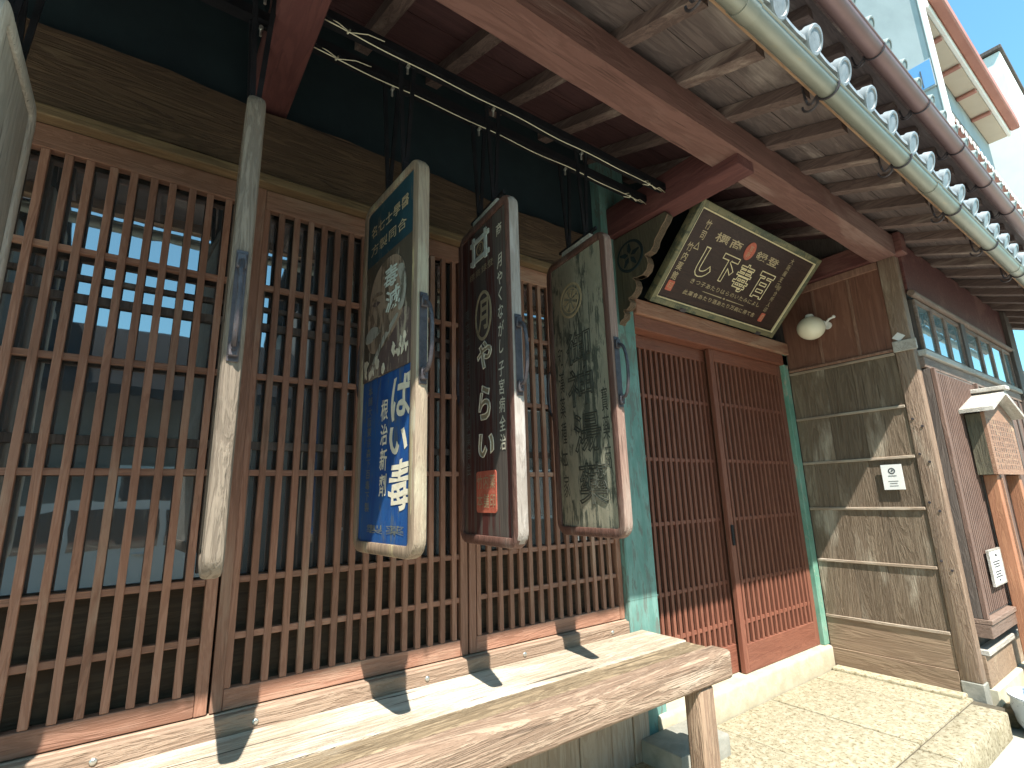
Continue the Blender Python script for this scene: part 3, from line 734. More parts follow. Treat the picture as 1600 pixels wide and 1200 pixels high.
# local frame of a sign: +Y runs into the house, u = -Y (towards the street), faces at X = -ST/2 (left) and +ST/2
fL = lambda u, v, a: (-ST / 2 - a, -u, v)          # left face, a = height above the face
HZ = SZ1 - SZ0
def hanging_sign(name, label, x, yaw, frame_m, panel_m, fr=.040, hanger_block=False, recess=.011, edge_m=None):
    S = thing(name, label, 'hanging sign', (x, -.378, SZ0), 'hanging shop signs in a row under the eave')
    S.rotation_euler = (0, 0, R(-yaw))
    outer = rounded(-SW, SW, 0, HZ, .060); inner = rounded(-SW + fr, SW - fr, fr, HZ - fr, .016)
    bm = bmesh.new(); ring_frame(bm, outer, inner, -ST / 2, ST / 2, lambda u, v, a: (a, -u, v), .013)
    bm.normal_update(); bmesh.ops.recalc_face_normals(bm, faces=bm.faces)
    for fc in bm.faces:
        if fc.normal.y < -.75 and fc.calc_center_median().y < -(SW - .03): fc.material_index = 1
    obj('frame', bm, [frame_m, edge_m or frame_m], S, world=False, smooth=True)
    bm = bmesh.new(); e = fr - .004
    box(bm, -ST / 2 + recess, ST / 2 - recess, -(SW - e), SW - e, e, HZ - e, 0)
    obj('panel', bm, panel_m, S, world=False)
    # iron pull handles on both edges
    for s in (1, -1):
        Y = -SW * s; d = -s
        bm = bmesh.new(); zc = .665
        box(bm, -.014, .014, min(Y, Y + d * .004), max(Y, Y + d * .004), zc - .150, zc + .150, .0015)
        for zz in (-.118, .118):
            box(bm, -.012, .012, min(Y + d * .0042, Y + d * .016), max(Y + d * .0042, Y + d * .016), zc + zz - .02, zc + zz + .02, .003)
            cyl(bm, (0, Y + d * .016, zc + zz), (0, Y + d * .022, zc + zz), .006, n=8)
        pts = [(0, Y + d * (.016 + .042 * math.sin(math.pi * i / 12) ** .75), zc + .112 * math.cos(math.pi * i / 12)) for i in range(13)]
        tube(bm, pts, .0068, 8)
        obj('handle', bm, M['iron'], S, world=False, smooth=True)
    # hangers: two V pairs of flat black iron from the rails above
    for yl, in ((-.46 + .378,), (-.325 + .378,)):
        bm = bmesh.new(); zt_ = 3.045 - SZ0
        for s in (-1, 1):
            p0 = Vector((s * .004, yl, HZ + .012)); p1 = Vector((s * .030, yl, zt_))
            dx = (p1.x - p0.x)
            q = [(p0.x - .007, p0.z), (p0.x + .007, p0.z), (p1.x + .008, p1.z), (p1.x - .008, p1.z)]
            prism(bm, q, yl - .0035, yl + .0035, lambda u, v, a: (u, a, v))
        box(bm, -.010, .010, yl - .006, yl + .006, HZ - .03, HZ + .055, .002)
        box(bm, -.036, .036, yl - .0045, yl + .0045, zt_ - .012, zt_ + .0, .001)
        hg = obj('hanger', bm, M['black'], S, world=False)
        bm = bmesh.new(); cyl(bm, (0, yl - .014, zt_ - .022), (0, yl + .0, zt_ - .022), .007, n=8); cyl(bm, (-.0, yl - .004, zt_ - .052), (0, yl - .004, zt_ - .025), .0045, n=8)
        obj('hanger_bolt', bm, M['bolt'], hg, world=False)
    if hanger_block:
        obj('top_block', nb(-.012, .012, -.12, .10, HZ - .002, HZ + .028, .003), M['greywood'], S, world=False)
        obj('top_strap', nb(-.006, .006, -.16, .13, HZ + .030, HZ + .044, .001), M['black'], S, world=False)
    S['panel_a'] = -recess
    del S['panel_a']
    return S
# --- grey blank sign at the far left
S0 = hanging_sign('hanging_sign', 'grey weathered blank wooden sign, seen from its right side at the left edge', -.356 - ST / 2, 0, M['signgrey'], M['signgrey'], fr=.052)
# --- sign seen edge on
S1 = hanging_sign('hanging_sign', 'narrow looking sign turned edge on, sunlit lower half, iron pull on its edge', .174, 4.5, M['signolive'], M['greywood'], fr=.040)
# --- blue sign with the portrait
S2 = hanging_sign('hanging_sign', 'blue medicine sign with faded portrait of an old man, in a gilt frame', .663, -2.5, M['signgold'], M['blue'], fr=.038, edge_m=M['edgegold'])
fp = lambda u, v, a: (-ST / 2 + .011 - a, -u, v - SZ0)     # on the panel, v in world height
e_ = SW - .038
obj('header_panel', prism(bmesh.new(), [(-e_, 2.285), (e_, 2.285), (e_, 2.522), (-e_, 2.522)], .0002, .0035, fp), M['teal'], S2, world=False)
bm = bmesh.new(); fh = lambda u, v, a: fp(u, v, a + .0035)
for its in (row('名七士學醫', -.135, .125, 2.425, .050, bold=.010), row('方製同合', -.125, .105, 2.345, .047, bold=.006)):
    obj('header_lettering', letters(bmesh.new(), its, fh), M['dullgold'], S2, world=False)
P = obj('portrait_panel', prism(bmesh.new(), [(-e_, 1.830), (e_, 1.830), (e_, 2.284), (-e_, 2.284)], .0002, .0045, fp), M['portraitbg'], S2, world=False)
def flat(pts, a, t=.0012, n=0): return prism(bmesh.new(), pts, a, a + t, fp)
def smooth_poly(pts, n=5):
    out = []; k = len(pts)
    for i in range(k):
        p0, p1, p2, p3 = (Vector(pts[(i + j - 1) % k]) for j in range(4))
        for q in range(n):
            t = q / n
            out.append(tuple(.5 * ((2 * p1) + (-p0 + p2) * t + (2 * p0 - 5 * p1 + 4 * p2 - p3) * t * t + (-p0 + 3 * p1 - 3 * p2 + p3) * t ** 3)))
    return out
bm = flat(smooth_poly([(-.185, 1.835), (-.10, 1.90), (-.03, 1.925), (.05, 1.98), (.12, 2.03), (.185, 2.00), (.186, 1.90), (.186, 1.833), (0, 1.833)]), .0046); obj('portrait_coat', bm, M['coatprint'], P, world=False)
bm = flat(smooth_poly([(-.12, 1.93), (-.165, 1.985), (-.155, 2.03), (-.168, 2.065), (-.145, 2.115), (-.14, 2.165), (-.10, 2.225), (-.03, 2.255), (.06, 2.25), (.125, 2.20), (.15, 2.12), (.135, 2.05), (.10, 2.0), (.03, 1.955), (-.05, 1.925)]), .0062); obj('portrait_face', bm, M['skinprint'], P, world=False)
for nm, mt_, pts in (('hair', 'hairprint', [(.085, 2.19), (.13, 2.185), (.152, 2.11), (.135, 2.04), (.10, 2.03), (.098, 2.07), (.11, 2.12)]),
            ('moustache', 'hairprint', [(-.175, 2.00), (-.13, 2.025), (-.08, 2.02), (-.045, 1.995), (-.08, 1.982), (-.12, 1.972), (-.165, 1.975)]),
            ('eyebrow', 'skinshade', [(-.13, 2.132), (-.09, 2.152), (-.04, 2.142), (-.038, 2.132), (-.09, 2.138)]),
            ('eye', 'coatprint', [(-.12, 2.112), (-.09, 2.120), (-.055, 2.108), (-.085, 2.100)]),
            ('nose', 'skinshade', [(-.118, 2.08), (-.10, 2.05), (-.105, 2.035), (-.135, 2.036), (-.125, 2.05)]),
            ('ear', 'skinshade', [(.045, 2.12), (.068, 2.105), (.062, 2.055), (.042, 2.042), (.036, 2.08)]),
            ('cheek', 'skinshade', [(-.03, 2.05), (-.01, 2.07), (.02, 2.02), (.03, 1.975), (.0, 1.985)]),
            ('collar', 'hairprint', [(-.10, 1.895), (-.02, 1.965), (.08, 2.02), (.085, 2.005), (-.01, 1.945), (-.085, 1.885)])):
    obj(nm, prism(bmesh.new(), smooth_poly(pts), .0076, .0086, fp), M[mt_], P, world=False)
bm = bmesh.new(); letters(bm, [('毒', .035, 2.175, .115, .085, False, .015, .6), ('滅', .055, 2.085, .115, .085, False, .015, .6)], lambda u, v, a: fp(u, v, a + .0092))
obj('portrait_lettering', bm, M['palewhite'], P, world=False)
bm = bmesh.new()
rn = random.Random(4)
for i in range(34):
    u = rn.uniform(-.175, .175); v = 1.842 + rn.uniform(0, .055) + max(0, u) * .25 ; s_ = rn.uniform(.006, .016)
    bm = prism(bmesh.new(), [(u + .8 * s_ * math.cos(k * 1.05) * rn.uniform(.4, 1.2), v + 1.5 * s_ * math.sin(k * 1.05) * rn.uniform(.4, 1.2)) for k in range(6)], .0082, .0088, fp)
    obj('worn_patch', bm, M['cream'], P, world=False)
for it in [('ば', .120, 1.735, .150, .165, False, .022, .7), ('い', .105, 1.590, .150, .115, False, .03, .7), ('毒', .118, 1.452, .155, .165, False, .02, .7)]:
    obj('main_lettering', letters(bmesh.new(), [it], fp), M['cream'], S2, world=False)
bm = letters(bmesh.new(), column('根治新劑', -.005, 1.705, 1.455, .058, bold=.012, brush=.4), fp); obj('middle_lettering', bm, M['cream'], S2, world=False)
bm = letters(bmesh.new(), column('本舗大阪東京森下百毒下製', -.128, 1.79, 1.385, .038, bold=.006) , fp)
obj('side_lettering', letters(bmesh.new(), row('製薬', -.06, .09, 1.315, .03), fp), M['dim'], S2, world=False); obj('side_lettering', bm, M['dim'], S2, world=False)
# --- maroon sign
S3 = hanging_sign('hanging_sign', 'dark maroon sign with white well-crib crest and red square seal near its bottom', 1.068, 5.5, M['signbrown'], M['maroon'], fr=.036, hanger_block=True, edge_m=M['edgepale'])
bm = bmesh.new()
for (u0, v0, u1, v1) in ((-.085, 2.365, -.085, 2.495), (.025, 2.365, .025, 2.495), (-.115, 2.385, .055, 2.385), (-.115, 2.470, .055, 2.470)):
    hw = .010
    q = [(u0 - hw, v0), (u0 + hw, v0), (u1 + hw, v1), (u1 - hw, v1)] if u0 == u1 else [(u0, v0 - hw), (u1, v0 - hw), (u1, v0 + hw), (u0, v0 + hw)]
    prism(bm, q, .0003, .006 if u0 == u1 else .0045, fp)
obj('crest', bm, M['palewhite'], S3, world=False)
bm = bmesh.new()
for i in range(28):
    a0, a1 = 2 * math.pi * i / 28, 2 * math.pi * (i + 1) / 28
    prism(bm, [(-.03 + .033 * math.cos(a0), 2.4275 + .030 * math.sin(a0)), (-.03 + .033 * math.cos(a1), 2.4275 + .030 * math.sin(a1)), (-.03 + .027 * math.cos(a1), 2.4275 + .0245 * math.sin(a1)), (-.03 + .027 * math.cos(a0), 2.4275 + .0245 * math.sin(a0))], .0003, .002, fp)
letters(bm, [('月', -.03, 2.4275, .03, .032, False, .01)], fp)
obj('crest_lettering', letters(bmesh.new(), row('標商録登', -.105, .06, 2.325, .034), fp), M['dullgold'], S3, world=False)
obj('crest_ring', bm, M['dullgold'], S3, world=False)
for its in ([('商', .135, 2.435, .05, .055, False, .008)], column('月やくながし', .135, 2.30, 1.955, .045, bold=.012, brush=.7), column('子宮病全治', .130, 1.87, 1.60, .045, bold=.008, brush=.5)):
    obj('side_lettering', letters(bmesh.new(), its, fp), M['cream'], S3, world=False)
bm = letters(bmesh.new(), [('月', -.010, 2.125, .10, .145, False, .03, .4), ('や', -.005, 1.955, .13, .120, False, .03, .6), ('ら', -.005, 1.765, .13, .150, False, .03, .6), ('い', .0, 1.600, .15, .115, False, .03, .7)], fp)
for i in range(36):
    a0, a1 = 2 * math.pi * i / 36, 2 * math.pi * (i + 1) / 36
    prism(bm, [(-.01 + .072 * math.cos(a0), 2.125 + .105 * math.sin(a0)), (-.01 + .072 * math.cos(a1), 2.125 + .105 * math.sin(a1)), (-.01 + .060 * math.cos(a1), 2.125 + .092 * math.sin(a1)), (-.01 + .060 * math.cos(a0), 2.125 + .092 * math.sin(a0))], .0003, .002, fp)
obj('main_lettering', bm, M['dullgold'], S3, world=False)
bm = letters(bmesh.new(), [('や', -.005, 1.955, .13, .120, True, .03, .6), ('ら', -.005, 1.765, .13, .150, True, .03, .6), ('い', .0, 1.600, .15, .115, True, .03, .7)], fp)
obj('lettering_outline', bm, M['cream'], S3, world=False)
bm = letters(bmesh.new(), column('東京本舗月さらい製薬商会', -.155, 2.17, 1.52, .04, bold=.006), fp); obj('faded_lettering', bm, M['dim'], S3, world=False)
bm = prism(bmesh.new(), rounded(-.085, .075, 1.352, 1.505, .012, 3), .0003, .0022, fp)
SE = obj('seal', bm, M['vermilion'], S3, world=False)
bm = letters(bmesh.new(), row('竹内薬', -.055, .048, 1.465, .055) + row('本舗印', -.055, .048, 1.395, .055), lambda u, v, a: fp(u, v, a + .0023))
obj('seal_lettering', bm, M['dullgold'], SE, world=False)
# --- green grey worn sign
S4 = hanging_sign('hanging_sign', 'badly weathered green grey sign with dark carved characters, brown lacquer frame, beside the green post', 1.582, 6.0, M['signbrown'], M['mossy'], fr=.038, hanger_block=True, edge_m=M['edgebrown'])
bm = letters(bmesh.new(), [('御', -.03, 2.105, .19, .16, True), ('神', -.01, 1.885, .20, .185, True), ('湯', .02, 1.675, .20, .185, True), ('藥', .04, 1.455, .20, .185, True)], fp)
letters(bm, column('和漢薬種本家', -.150, 2.05, 1.45, .045) , fp); letters(bm, column('寶藥商', .150, 1.80, 1.56, .045), fp)
obj('carved_lettering', bm, M['carveline'], S4, world=False)
bm = bmesh.new()
for rr, w_ in ((.086, .010), (.062, .006)):
    for i in range(40):
        a0, a1 = 2 * math.pi * i / 40, 2 * math.pi * (i + 1) / 40
        pt = lambda r_, t: (-.045 + r_ * math.cos(t), 2.312 + r_ * math.sin(t))
        prism(bm, [pt(rr, a0), pt(rr, a1), pt(rr - w_, a1), pt(rr - w_, a0)], .0003, .003, fp)
for k in range(8):
    a = math.pi * k / 4; pt = lambda r_, t: (-.045 + r_ * math.cos(t), 2.312 + r_ * math.sin(t))
    prism(bm, [pt(.012, a), pt(.05, a - .25), pt(.055, a), pt(.05, a + .25)], .0003, .003, fp)
obj('carved_crest', bm, M['dullgold'], S4, world=False)

# rails and wires that carry the signs
for nm, y, lab in (('sign_rail', -.46, 'black iron rail under the eave carrying the street side hangers of the signs'), ('sign_rail', -.325, 'black iron rail under the eave carrying the wall side hangers of the signs')):
    rt = thing(nm, lab, 'rail', (1.2, y, 3.05), 'iron rails above the hanging signs')
    bm = nb(-1.7, 2.20, y - .022, y + .022, 3.048, 3.053, 0); box(bm, -1.7, 2.20, y - .022, y - .018, 3.0535, 3.085, 0); box(bm, -1.7, 2.20, y + .018, y + .022, 3.0535, 3.085, 0)
    obj('channel', bm, M['black'], rt)
    bm = bmesh.new()
    for xx in (-.6, .08, .72, 1.18, 1.63, 1.98): cyl(bm, (xx, y, 3.0535), (xx, y, 3.075), .008, n=8)
    obj('runner', bm, M['bolt'], rt)
def wire(y, z, lab, seed):
    rn = random.Random(seed); bm = bmesh.new(); pts = []
    x = .345
    while x < 2.199:
        pts.append((x, y - .018 + .002 * math.sin(9 * x + seed), z - .006 * math.sin((x - .345) / .42 * math.pi) ** 2)); x += .035
    tube(bm, pts, .0024, 6)
    tube(bm, [(.342, y - .02, z + .022), (.40, y - .02, z + .012), (.44, y - .018, z), (.50, y - .035, z + .012), (.56, y - .04, z + .013)], .002, 5)
    tube(bm, [(.43, y - .02, z - .012), (.44, y - .018, z + .012)], .0035, 6)
    tube(bm, [(2.02, y - .018, z), (2.05, y - .02, z + .014), (2.06, y - .016, z - .008), (1.99, y - .03, z - .035)], .002, 5)
    tube(bm, [(2.08, y - .018, z), (2.11, y - .016, z - .012), (2.14, y - .02, z + .006), (2.195, y - .018, z - .004)], .003, 6)
    sphere(bm, (2.06, y - .018, z), .007, u=8, v=6)
    return tag(obj('tie_wire', bm, M['wire'], smooth='all'), lab, 'wire', 'pale wires along the sign rails')
wire(-.46, 3.034, 'pale twisted wire tied along the street side iron rail', 1)
wire(-.325, 3.034, 'pale twisted wire tied along the wall side iron rail', 2)
bm = bmesh.new(); tube(bm, [(-1.6 + i * .1, -.478, 3.034 + .004 * math.sin(i)) for i in range(17)] + [(.10, -.47, 3.02), (.16, -.46, 3.03), (.198, -.46, 3.035)], .0024, 6); sphere(bm, (.045, -.478, 3.034), .010, u=8, v=6)
tag(obj('tie_wire', bm, M['wire'], smooth='all'), 'short end of pale wire left of the red bracket beam', 'wire', 'pale wires along the sign rails')

# ================================================================== PLAQUE above the door
PQ = thing('shop_plaque', 'tilted dark wooden plaque with gilt frame and outlined gold characters above the door', 'plaque', (3.26, -.085, 2.59))
PQ.rotation_euler = (R(43), 0, 0)
u0, u1, v1 = -.79, .69, .655
fq = lambda u, v, a: (u, -a, v)
bm = bmesh.new(); fr = .040
box(bm, u0, u0 + fr, -.012, .045, 0, v1, .006, 2); box(bm, u1 - fr, u1, -.012, .045, 0, v1, .006, 2)
box(bm, u0 + fr, u1 - fr, -.011, .045, 0, fr, .006, 2); box(bm, u0 + fr, u1 - fr, -.011, .045, v1 - fr, v1, .006, 2)
obj('frame', bm, M['plaqueframe'], PQ, world=False, smooth=True)
obj('board', nb(u0 + fr - .002, u1 - fr + .002, .010, .035, fr - .002, v1 - fr + .002, 0), M['plaque'], PQ, world=False)
bm = bmesh.new(); gl = .007
box(bm, u0 + fr, u0 + fr + gl, -.007, .0099, fr, v1 - fr, .002); box(bm, u1 - fr - gl, u1 - fr, -.007, .0099, fr, v1 - fr, .002)
box(bm, u0 + fr + gl, u1 - fr - gl, -.007, .0099, fr, fr + gl, .002); box(bm, u0 + fr + gl, u1 - fr - gl, -.007, .0099, v1 - fr - gl, v1 - fr, .002)
obj('gilt_fillet', bm, M['gilt'], PQ, world=False)
for uu in (-.46, .47): obj('iron_clip', nb(uu - .03, uu + .03, -.017, .046, -.006, .018, .002), M['iron'], PQ, world=False)
fb = lambda u, v, a: (u, .010 - a, v)
bm = letters(bmesh.new(), [('し', -.455, .330, .185, .200, True, .05), ('下', -.247, .345, .175, .185, True, .05), ('毒', -.035, .330, .185, .200, True, .012), ('百', .215, .332, .185, .195, True, .04)], fb)
obj('main_lettering', bm, M['gilt'], PQ, world=False)
for its in (row('標商', -.433, -.277, .503, .062, bold=.01), row('録登', .033, .184, .503, .062, bold=.01), column('竹司△', -.617, .540, .407, .055, bold=.006), column('竹内薬館', -.672, .385, .194, .055, bold=.006),
            column('大阪屋支店', .385, .560, .375, .048), column('調合所人印', .418, .36, .185, .042), row('きつ子あたりはらのいたみによし', -.49, .30, .200, .036, bold=.006), row('此薬食あたり酒あたり万病に用て吉', -.50, .307, .120, .034, bold=.006)):
    obj('small_lettering', letters(bmesh.new(), its, fb), M['dullgold'], PQ, world=False)
for q in ([(-.347, .157), (-.347, .160), (-.13, .162), (-.13, .155)], [(-.07, .155), (-.07, .162), (.146, .160), (.146, .157)], [(-.115, .159), (-.1, .167), (-.085, .159), (-.1, .151)]):
    obj('divider', prism(bmesh.new(), q, .0003, .002, fb), M['dullgold'], PQ, world=False)
bm = prism(bmesh.new(), [(-.118 + .052 * math.cos(2 * math.pi * i / 28), .503 + .060 * math.sin(2 * math.pi * i / 28)) for i in range(28)], .0003, .003, fb)
s1 = obj('seal', bm, M['vermilion'], PQ, world=False)
bm = letters(bmesh.new(), [('官', -.118, .522, .04, .04), ('許', -.118, .482, .04, .04)], lambda u, v, a: fb(u, v, a + .0032)); obj('seal_lettering', bm, M['dullgold'], s1, world=False)
for uu, vv, a_, b_, ch in ((-.668, .127, .030, .033, '印'), (.428, .123, .026, .033, '印')):
    s1 = obj('seal', prism(bmesh.new(), rounded(uu - a_, uu + a_, vv - b_, vv + b_, .006, 2), .0003, .003, fb), M['vermilion'], PQ, world=False)
    obj('seal_lettering', letters(bmesh.new(), [(ch, uu, vv, .042, .048)], lambda u, v, a: fb(u, v, a + .0032)), M['dullgold'], s1, world=False)

# ================================================================== LAMP
L = thing('globe_lamp', 'white opal glass globe lamp on a small bracket on the red side wall', 'lamp', (4.278, -.42, 2.70))
obj('lamp_globe', sphere(bmesh.new(), (4.150, -.305, 2.640), .100, 1, 1, .92), M['globe'], L, smooth='all')
bm = bmesh.new(); cyl(bm, (4.286, -.375, 2.665), (4.268, -.375, 2.665), .030, n=16); tube(bm, [(4.27, -.375, 2.665), (4.24, -.37, 2.690), (4.205, -.345, 2.70), (4.17, -.315, 2.715)], .008, 8)
cyl(bm, (4.155, -.305, 2.720), (4.155, -.305, 2.75), .036, .026, n=16)
tube(bm, [(4.255, -.372, 2.68), (4.235, -.41, 2.70), (4.245, -.44, 2.71)], .008, 8); sphere(bm, (4.245, -.44, 2.712), .013, u=10, v=8)
obj('lamp_arm', bm, M['white'], L, smooth=True)

# notice on the side wall
N1 = thing('wall_notice', 'white notice sheet with round dark logo on the planked side wall', 'notice', (4.27, -.623, 1.475))
fn = lambda u, v, a: (4.2665 - a, -.623 - u, 1.475 + v)
obj('sheet', prism(bmesh.new(), [(-.062, -.086), (.062, -.086), (.062, .086), (-.062, .086)], -.004, .0, fn), M['white'], N1)
bm = bmesh.new()
for i in range(24):
    a0, a1 = 2 * math.pi * i / 24, 2 * math.pi * (i + 1) / 24; pt = lambda r_, t: (r_ * math.cos(t), .042 + r_ * math.sin(t))
    prism(bm, [pt(.021, a0), pt(.021, a1), pt(.014, a1), pt(.014, a0)], .0004, .0012, fn)
prism(bm, [(-.008, .040), (.004, .052), (.010, .044), (.002, .036)], .0004, .0012, fn)
for q in range(11): prism(bm, [(-.024 + q * .0045, .005), (-.0212 + q * .0045, .005), (-.0212 + q * .0045, .011), (-.024 + q * .0045, .011)], .0004, .0010, fn)
for v_, a_ in ((-.030, .030), (-.045, .022), (-.062, .026)): prism(bm, [(-a_, v_), (a_, v_), (a_, v_ + .003), (-a_, v_ + .003)], .0004, .0010, fn)
obj('print', bm, M['ink'], N1)
# pale notice on the shutter box
N2 = thing('door_notice', 'pale framed notice with grey text hung on the ribbed shutter box', 'notice', (4.80, -.95, .86))
fm = lambda u, v, a: (4.80 + u, -.952 - a, .86 + v)
obj('sheet', prism(bmesh.new(), [(-.14, -.105), (.14, -.105), (.14, .105), (-.14, .105)], -.007, .004, fm), M['white'], N2)
bm = bmesh.new()
for a, b, c, d in ((-.15, -.138, -.115, .115), (.138, .15, -.115, .115)): prism(bm, [(a, c), (b, c), (b, d), (a, d)], -.007, .007, fm)
for c, d in ((-.115, -.106), (.106, .115)): prism(bm, [(-.137, c), (.137, c), (.137, d), (-.137, d)], -.007, .007, fm)
obj('notice_frame', bm, M['greywood'], N2)
bm = bmesh.new()
for k in range(7):
    v_ = .03 - k * .016; a_ = .085 - .012 * (k % 3)
    if k == 3: continue
    prism(bm, [(-a_, v_), (a_, v_), (a_, v_ + .008), (-a_, v_ + .008)], .0044, .0052, fm)
prism(bm, [(-.03, .055), (.0, .085), (.04, .08), (.045, .06), (.01, .07)], .0044, .0052, fm); prism(bm, [(-.02, -.09), (.02, -.09), (.022, -.078), (-.022, -.078)], .0044, .0052, fm)
obj('print', bm, M['ink'], N2)

# roofed notice board on orange posts
K = thing('roofed_notice_board', 'small gabled wooden notice board on an orange post before the shutter box', 'notice board', (5.25, -1.05, 0))
bx0, bx1 = 4.90, 5.70; by = -1.05
bm = bmesh.new(); prism(bm, [(bx0, 1.475), (bx1, 1.475), (bx1, 1.92), ((bx0 + bx1) / 2, 2.05), (bx0, 1.92)], by, by + .022, lambda u, v, a: (u, a, v)); obj('board', bm, M['kosatsu'], K)
for a in (bx0, bx1 - .02): obj('board_side', nb(a, a + .02, by + .023, by + .11, 1.475, 1.915, .002), M['carved'], K)
cx = (bx0 + bx1) / 2; bm = bmesh.new()
for s in (-1, 1):
    q = [(cx, 2.075), (cx + s * .475, 1.918), (cx + s * .475, 1.946), (cx, 2.105)]
    prism(bm, q, by - .07, by + .13, lambda u, v, a: (u, a, v))
obj('roof', bm, M['greywood'], K)
obj('ridge', nb(cx - .05, cx + .05, by - .09, by + .15, 2.108, 2.14, .004), M['greywood'], K)
for xx in (4.97, 5.62): obj('post', nb(xx, xx + .075, by + .024, by + .10, 0, 1.474, .004), M['orange'], K)
obj('post_cap_strip', nb(5.048, 5.062, by + .012, by + .10, .02, 1.45, .002), M['kosatsu'], K)
fk = lambda u, v, a: (u, by - a, v)
for k in range(11):
    uu = bx1 - .10 - k * .062
    obj('board_lettering', letters(bmesh.new(), column('定御法度之事町内火之用心堅可守者也'[k % 5:k % 5 + 9], uu, 1.86, 1.53, .034, bold=.004), fk), M['annex_d'], K)

# ================================================================== BENCH
B = thing('bench', 'long sun bleached wooden bench with thick front edge along the lattice', 'bench', (.6, -.28, 0))
def plank(bm, x0, x1, y0, y1, z0, z1, seed):
    rn = random.Random(seed); n = 40; ph = rn.uniform(0, 6)
    rows = []
    b = .006
    for i in range(n + 1):
        x = x0 + (x1 - x0) * i / n; w_ = .0015 * math.sin(3 * x + ph)
        rows.append([bm.verts.new(p) for p in ((x, y0 + w_, z0), (x, y0 + w_, z1 - b), (x, y0 + w_ + b, z1), (x, (y0 + y1) / 2, z1 + .0015 * math.sin(5 * x + ph)), (x, y1 - b, z1), (x, y1, z1 - b), (x, y1, z0))])
    for i in range(n):
        for j in range(7): bm.faces.new((rows[i][j], rows[i][(j + 1) % 7], rows[i + 1][(j + 1) % 7], rows[i + 1][j]))
    bm.faces.new(rows[0]); bm.faces.new(rows[-1][::-1]); return bm
obj('seat_plank', plank(bmesh.new(), -1.9, 2.212, -.325, -.050, .655, .7155, 1), M['bench'], B, smooth=True)
obj('seat_plank', plank(bmesh.new(), -1.9, 2.205, -.434, -.329, .655, .711, 2), M['benchmid'], B, smooth=True)
bm = nb(-1.9, 2.236, -.545, -.439, .597, .717, .020, 4); obj('front_edge', bm, M['benchfront'], B, smooth=True)
obj('back_strip', nb(-1.9, 2.13, -.048, -.014, .690, .768, .005), M['backstrip'], B)
bm = bmesh.new()
for xx in (-.75, -.02, .38, .98, 1.45, 2.0): sphere(bm, (xx, -.049, .735), .010, sy=.5, u=10, v=8)
obj('nail_head', bm, M['bolt'], B, smooth='all')
for xx in (1.995, -.9):
    obj('leg', nb(xx, xx + .105, -.530, -.445, .139 if xx > 1 else .0, .655 if False else .597, .014, 3), M['benchleg'], B, smooth=True)
obj('leg', nb(-.9, -.795, -.20, -.115, 0, .655, .01, 2), M['benchleg'], B)
obj('cross_rail', nb(2.02, 2.075, -.44, -.055, .605, .654, .004), M['benchleg'], B)

# ================================================================== small things at the right edge
bm = bmesh.new(); rn = random.Random(5)
t = bmesh.new(); bmesh.ops.create_icosphere(t, subdivisions=4, radius=.105)
for v in t.verts:
    d = v.co.normalized(); k = 1 + .14 * math.sin(9 * d.x + 3) * math.cos(7 * d.y) + rn.uniform(-.05, .05)
    v.co = Vector((v.co.x * 1.25 * k, v.co.y * .75 * k, max(-.06, v.co.z * .55 * k)))
bmesh.ops.translate(t, verts=t.verts, vec=(4.42, -.945, .045)); merge(bm, t)
tag(obj('rough_stump', bm, M['straw'], smooth='all'), 'rough straw brown stump lying by the step at the corner post', 'stump')
PT = thing('flower_pot', 'blue and white glazed pot cut by the right edge of the photo', 'pot', (4.33, -1.135, 0))
bm = bmesh.new(); prof = [(.0, .0), (.10, .0), (.14, .06), (.155, .14), (.15, .19), (.162, .20), (.160, .212), (.146, .208), (.14, .19), (.12, .17), (0, .17)]
n = 32; rows = [[bm.verts.new((4.33 + r * math.cos(2 * math.pi * k / n), -1.135 + r * math.sin(2 * math.pi * k / n), z)) for k in range(n)] for r, z in prof[1:-1]]
for q in range(len(rows) - 1):
    for k in range(n): bm.faces.new((rows[q][k], rows[q][(k + 1) % n], rows[q + 1][(k + 1) % n], rows[q + 1][k]))
bm.faces.new(rows[0][::-1]); bm.faces.new(rows[-1])
obj('pot_body', bm, M['pot'], PT, smooth=True)

# ================================================================== NEIGHBOURING BUILDINGS
NB = thing('concrete_building', 'pale grey modern building with red brown roof trim and beige soffit above the eaves', 'building', (10.5, 1, 0))
obj('side_wall', nb(8.05, 8.25, -.74, 6, 0, 11.0, .02), M['concrete'], NB)
obj('corner_edge', nb(8.02, 8.26, -.775, -.742, 0, 11.0, .01), M['concretew'], NB)
obj('front_wall', nb(8.26, 12.95, -.48, 6, 0, 11.0, 0), M['concrete'], NB)
obj('soffit', nb(8.265, 12.95, -.755, -.482, 7.98, 8.06, .01), M['soffit'], NB)
for x in (9.0, 9.9, 10.8, 11.7): obj('soffit_beam', nb(x, x + .09, -.752, -.483, 7.93, 7.978, .01), M['trim'], NB)
obj('soffit_edge', nb(8.265, 12.97, -.81, -.757, 7.97, 8.14, .01), M['concretew'], NB)
obj('roof_trim', nb(8.265, 12.98, -.95, -.812, 8.06, 8.24, .02), M['trim'], NB)
obj('canopy_trim', nb(8.265, 12.9, -.74, -.60, 6.28, 6.36, .01), M['trim'], NB)
for i in range(22): obj('canopy_hook', nb(8.4 + i * .2, 8.48 + i * .2, -.755, -.741, 6.22, 6.33, .005), M['concretew'], NB)
Wn = obj('window', nb(8.020, 8.048, -.735, -.475, 6.60, 7.03, 0), M['concrete'], NB)
obj('window_pane', nb(8.012, 8.019, -.725, -.49, 6.62, 7.01, 0), M['panebl'], Wn)
obj('window_frame', nb(8.005, 8.0115, -.612, -.60, 6.64, 6.90, 0), M['ink'], Wn)
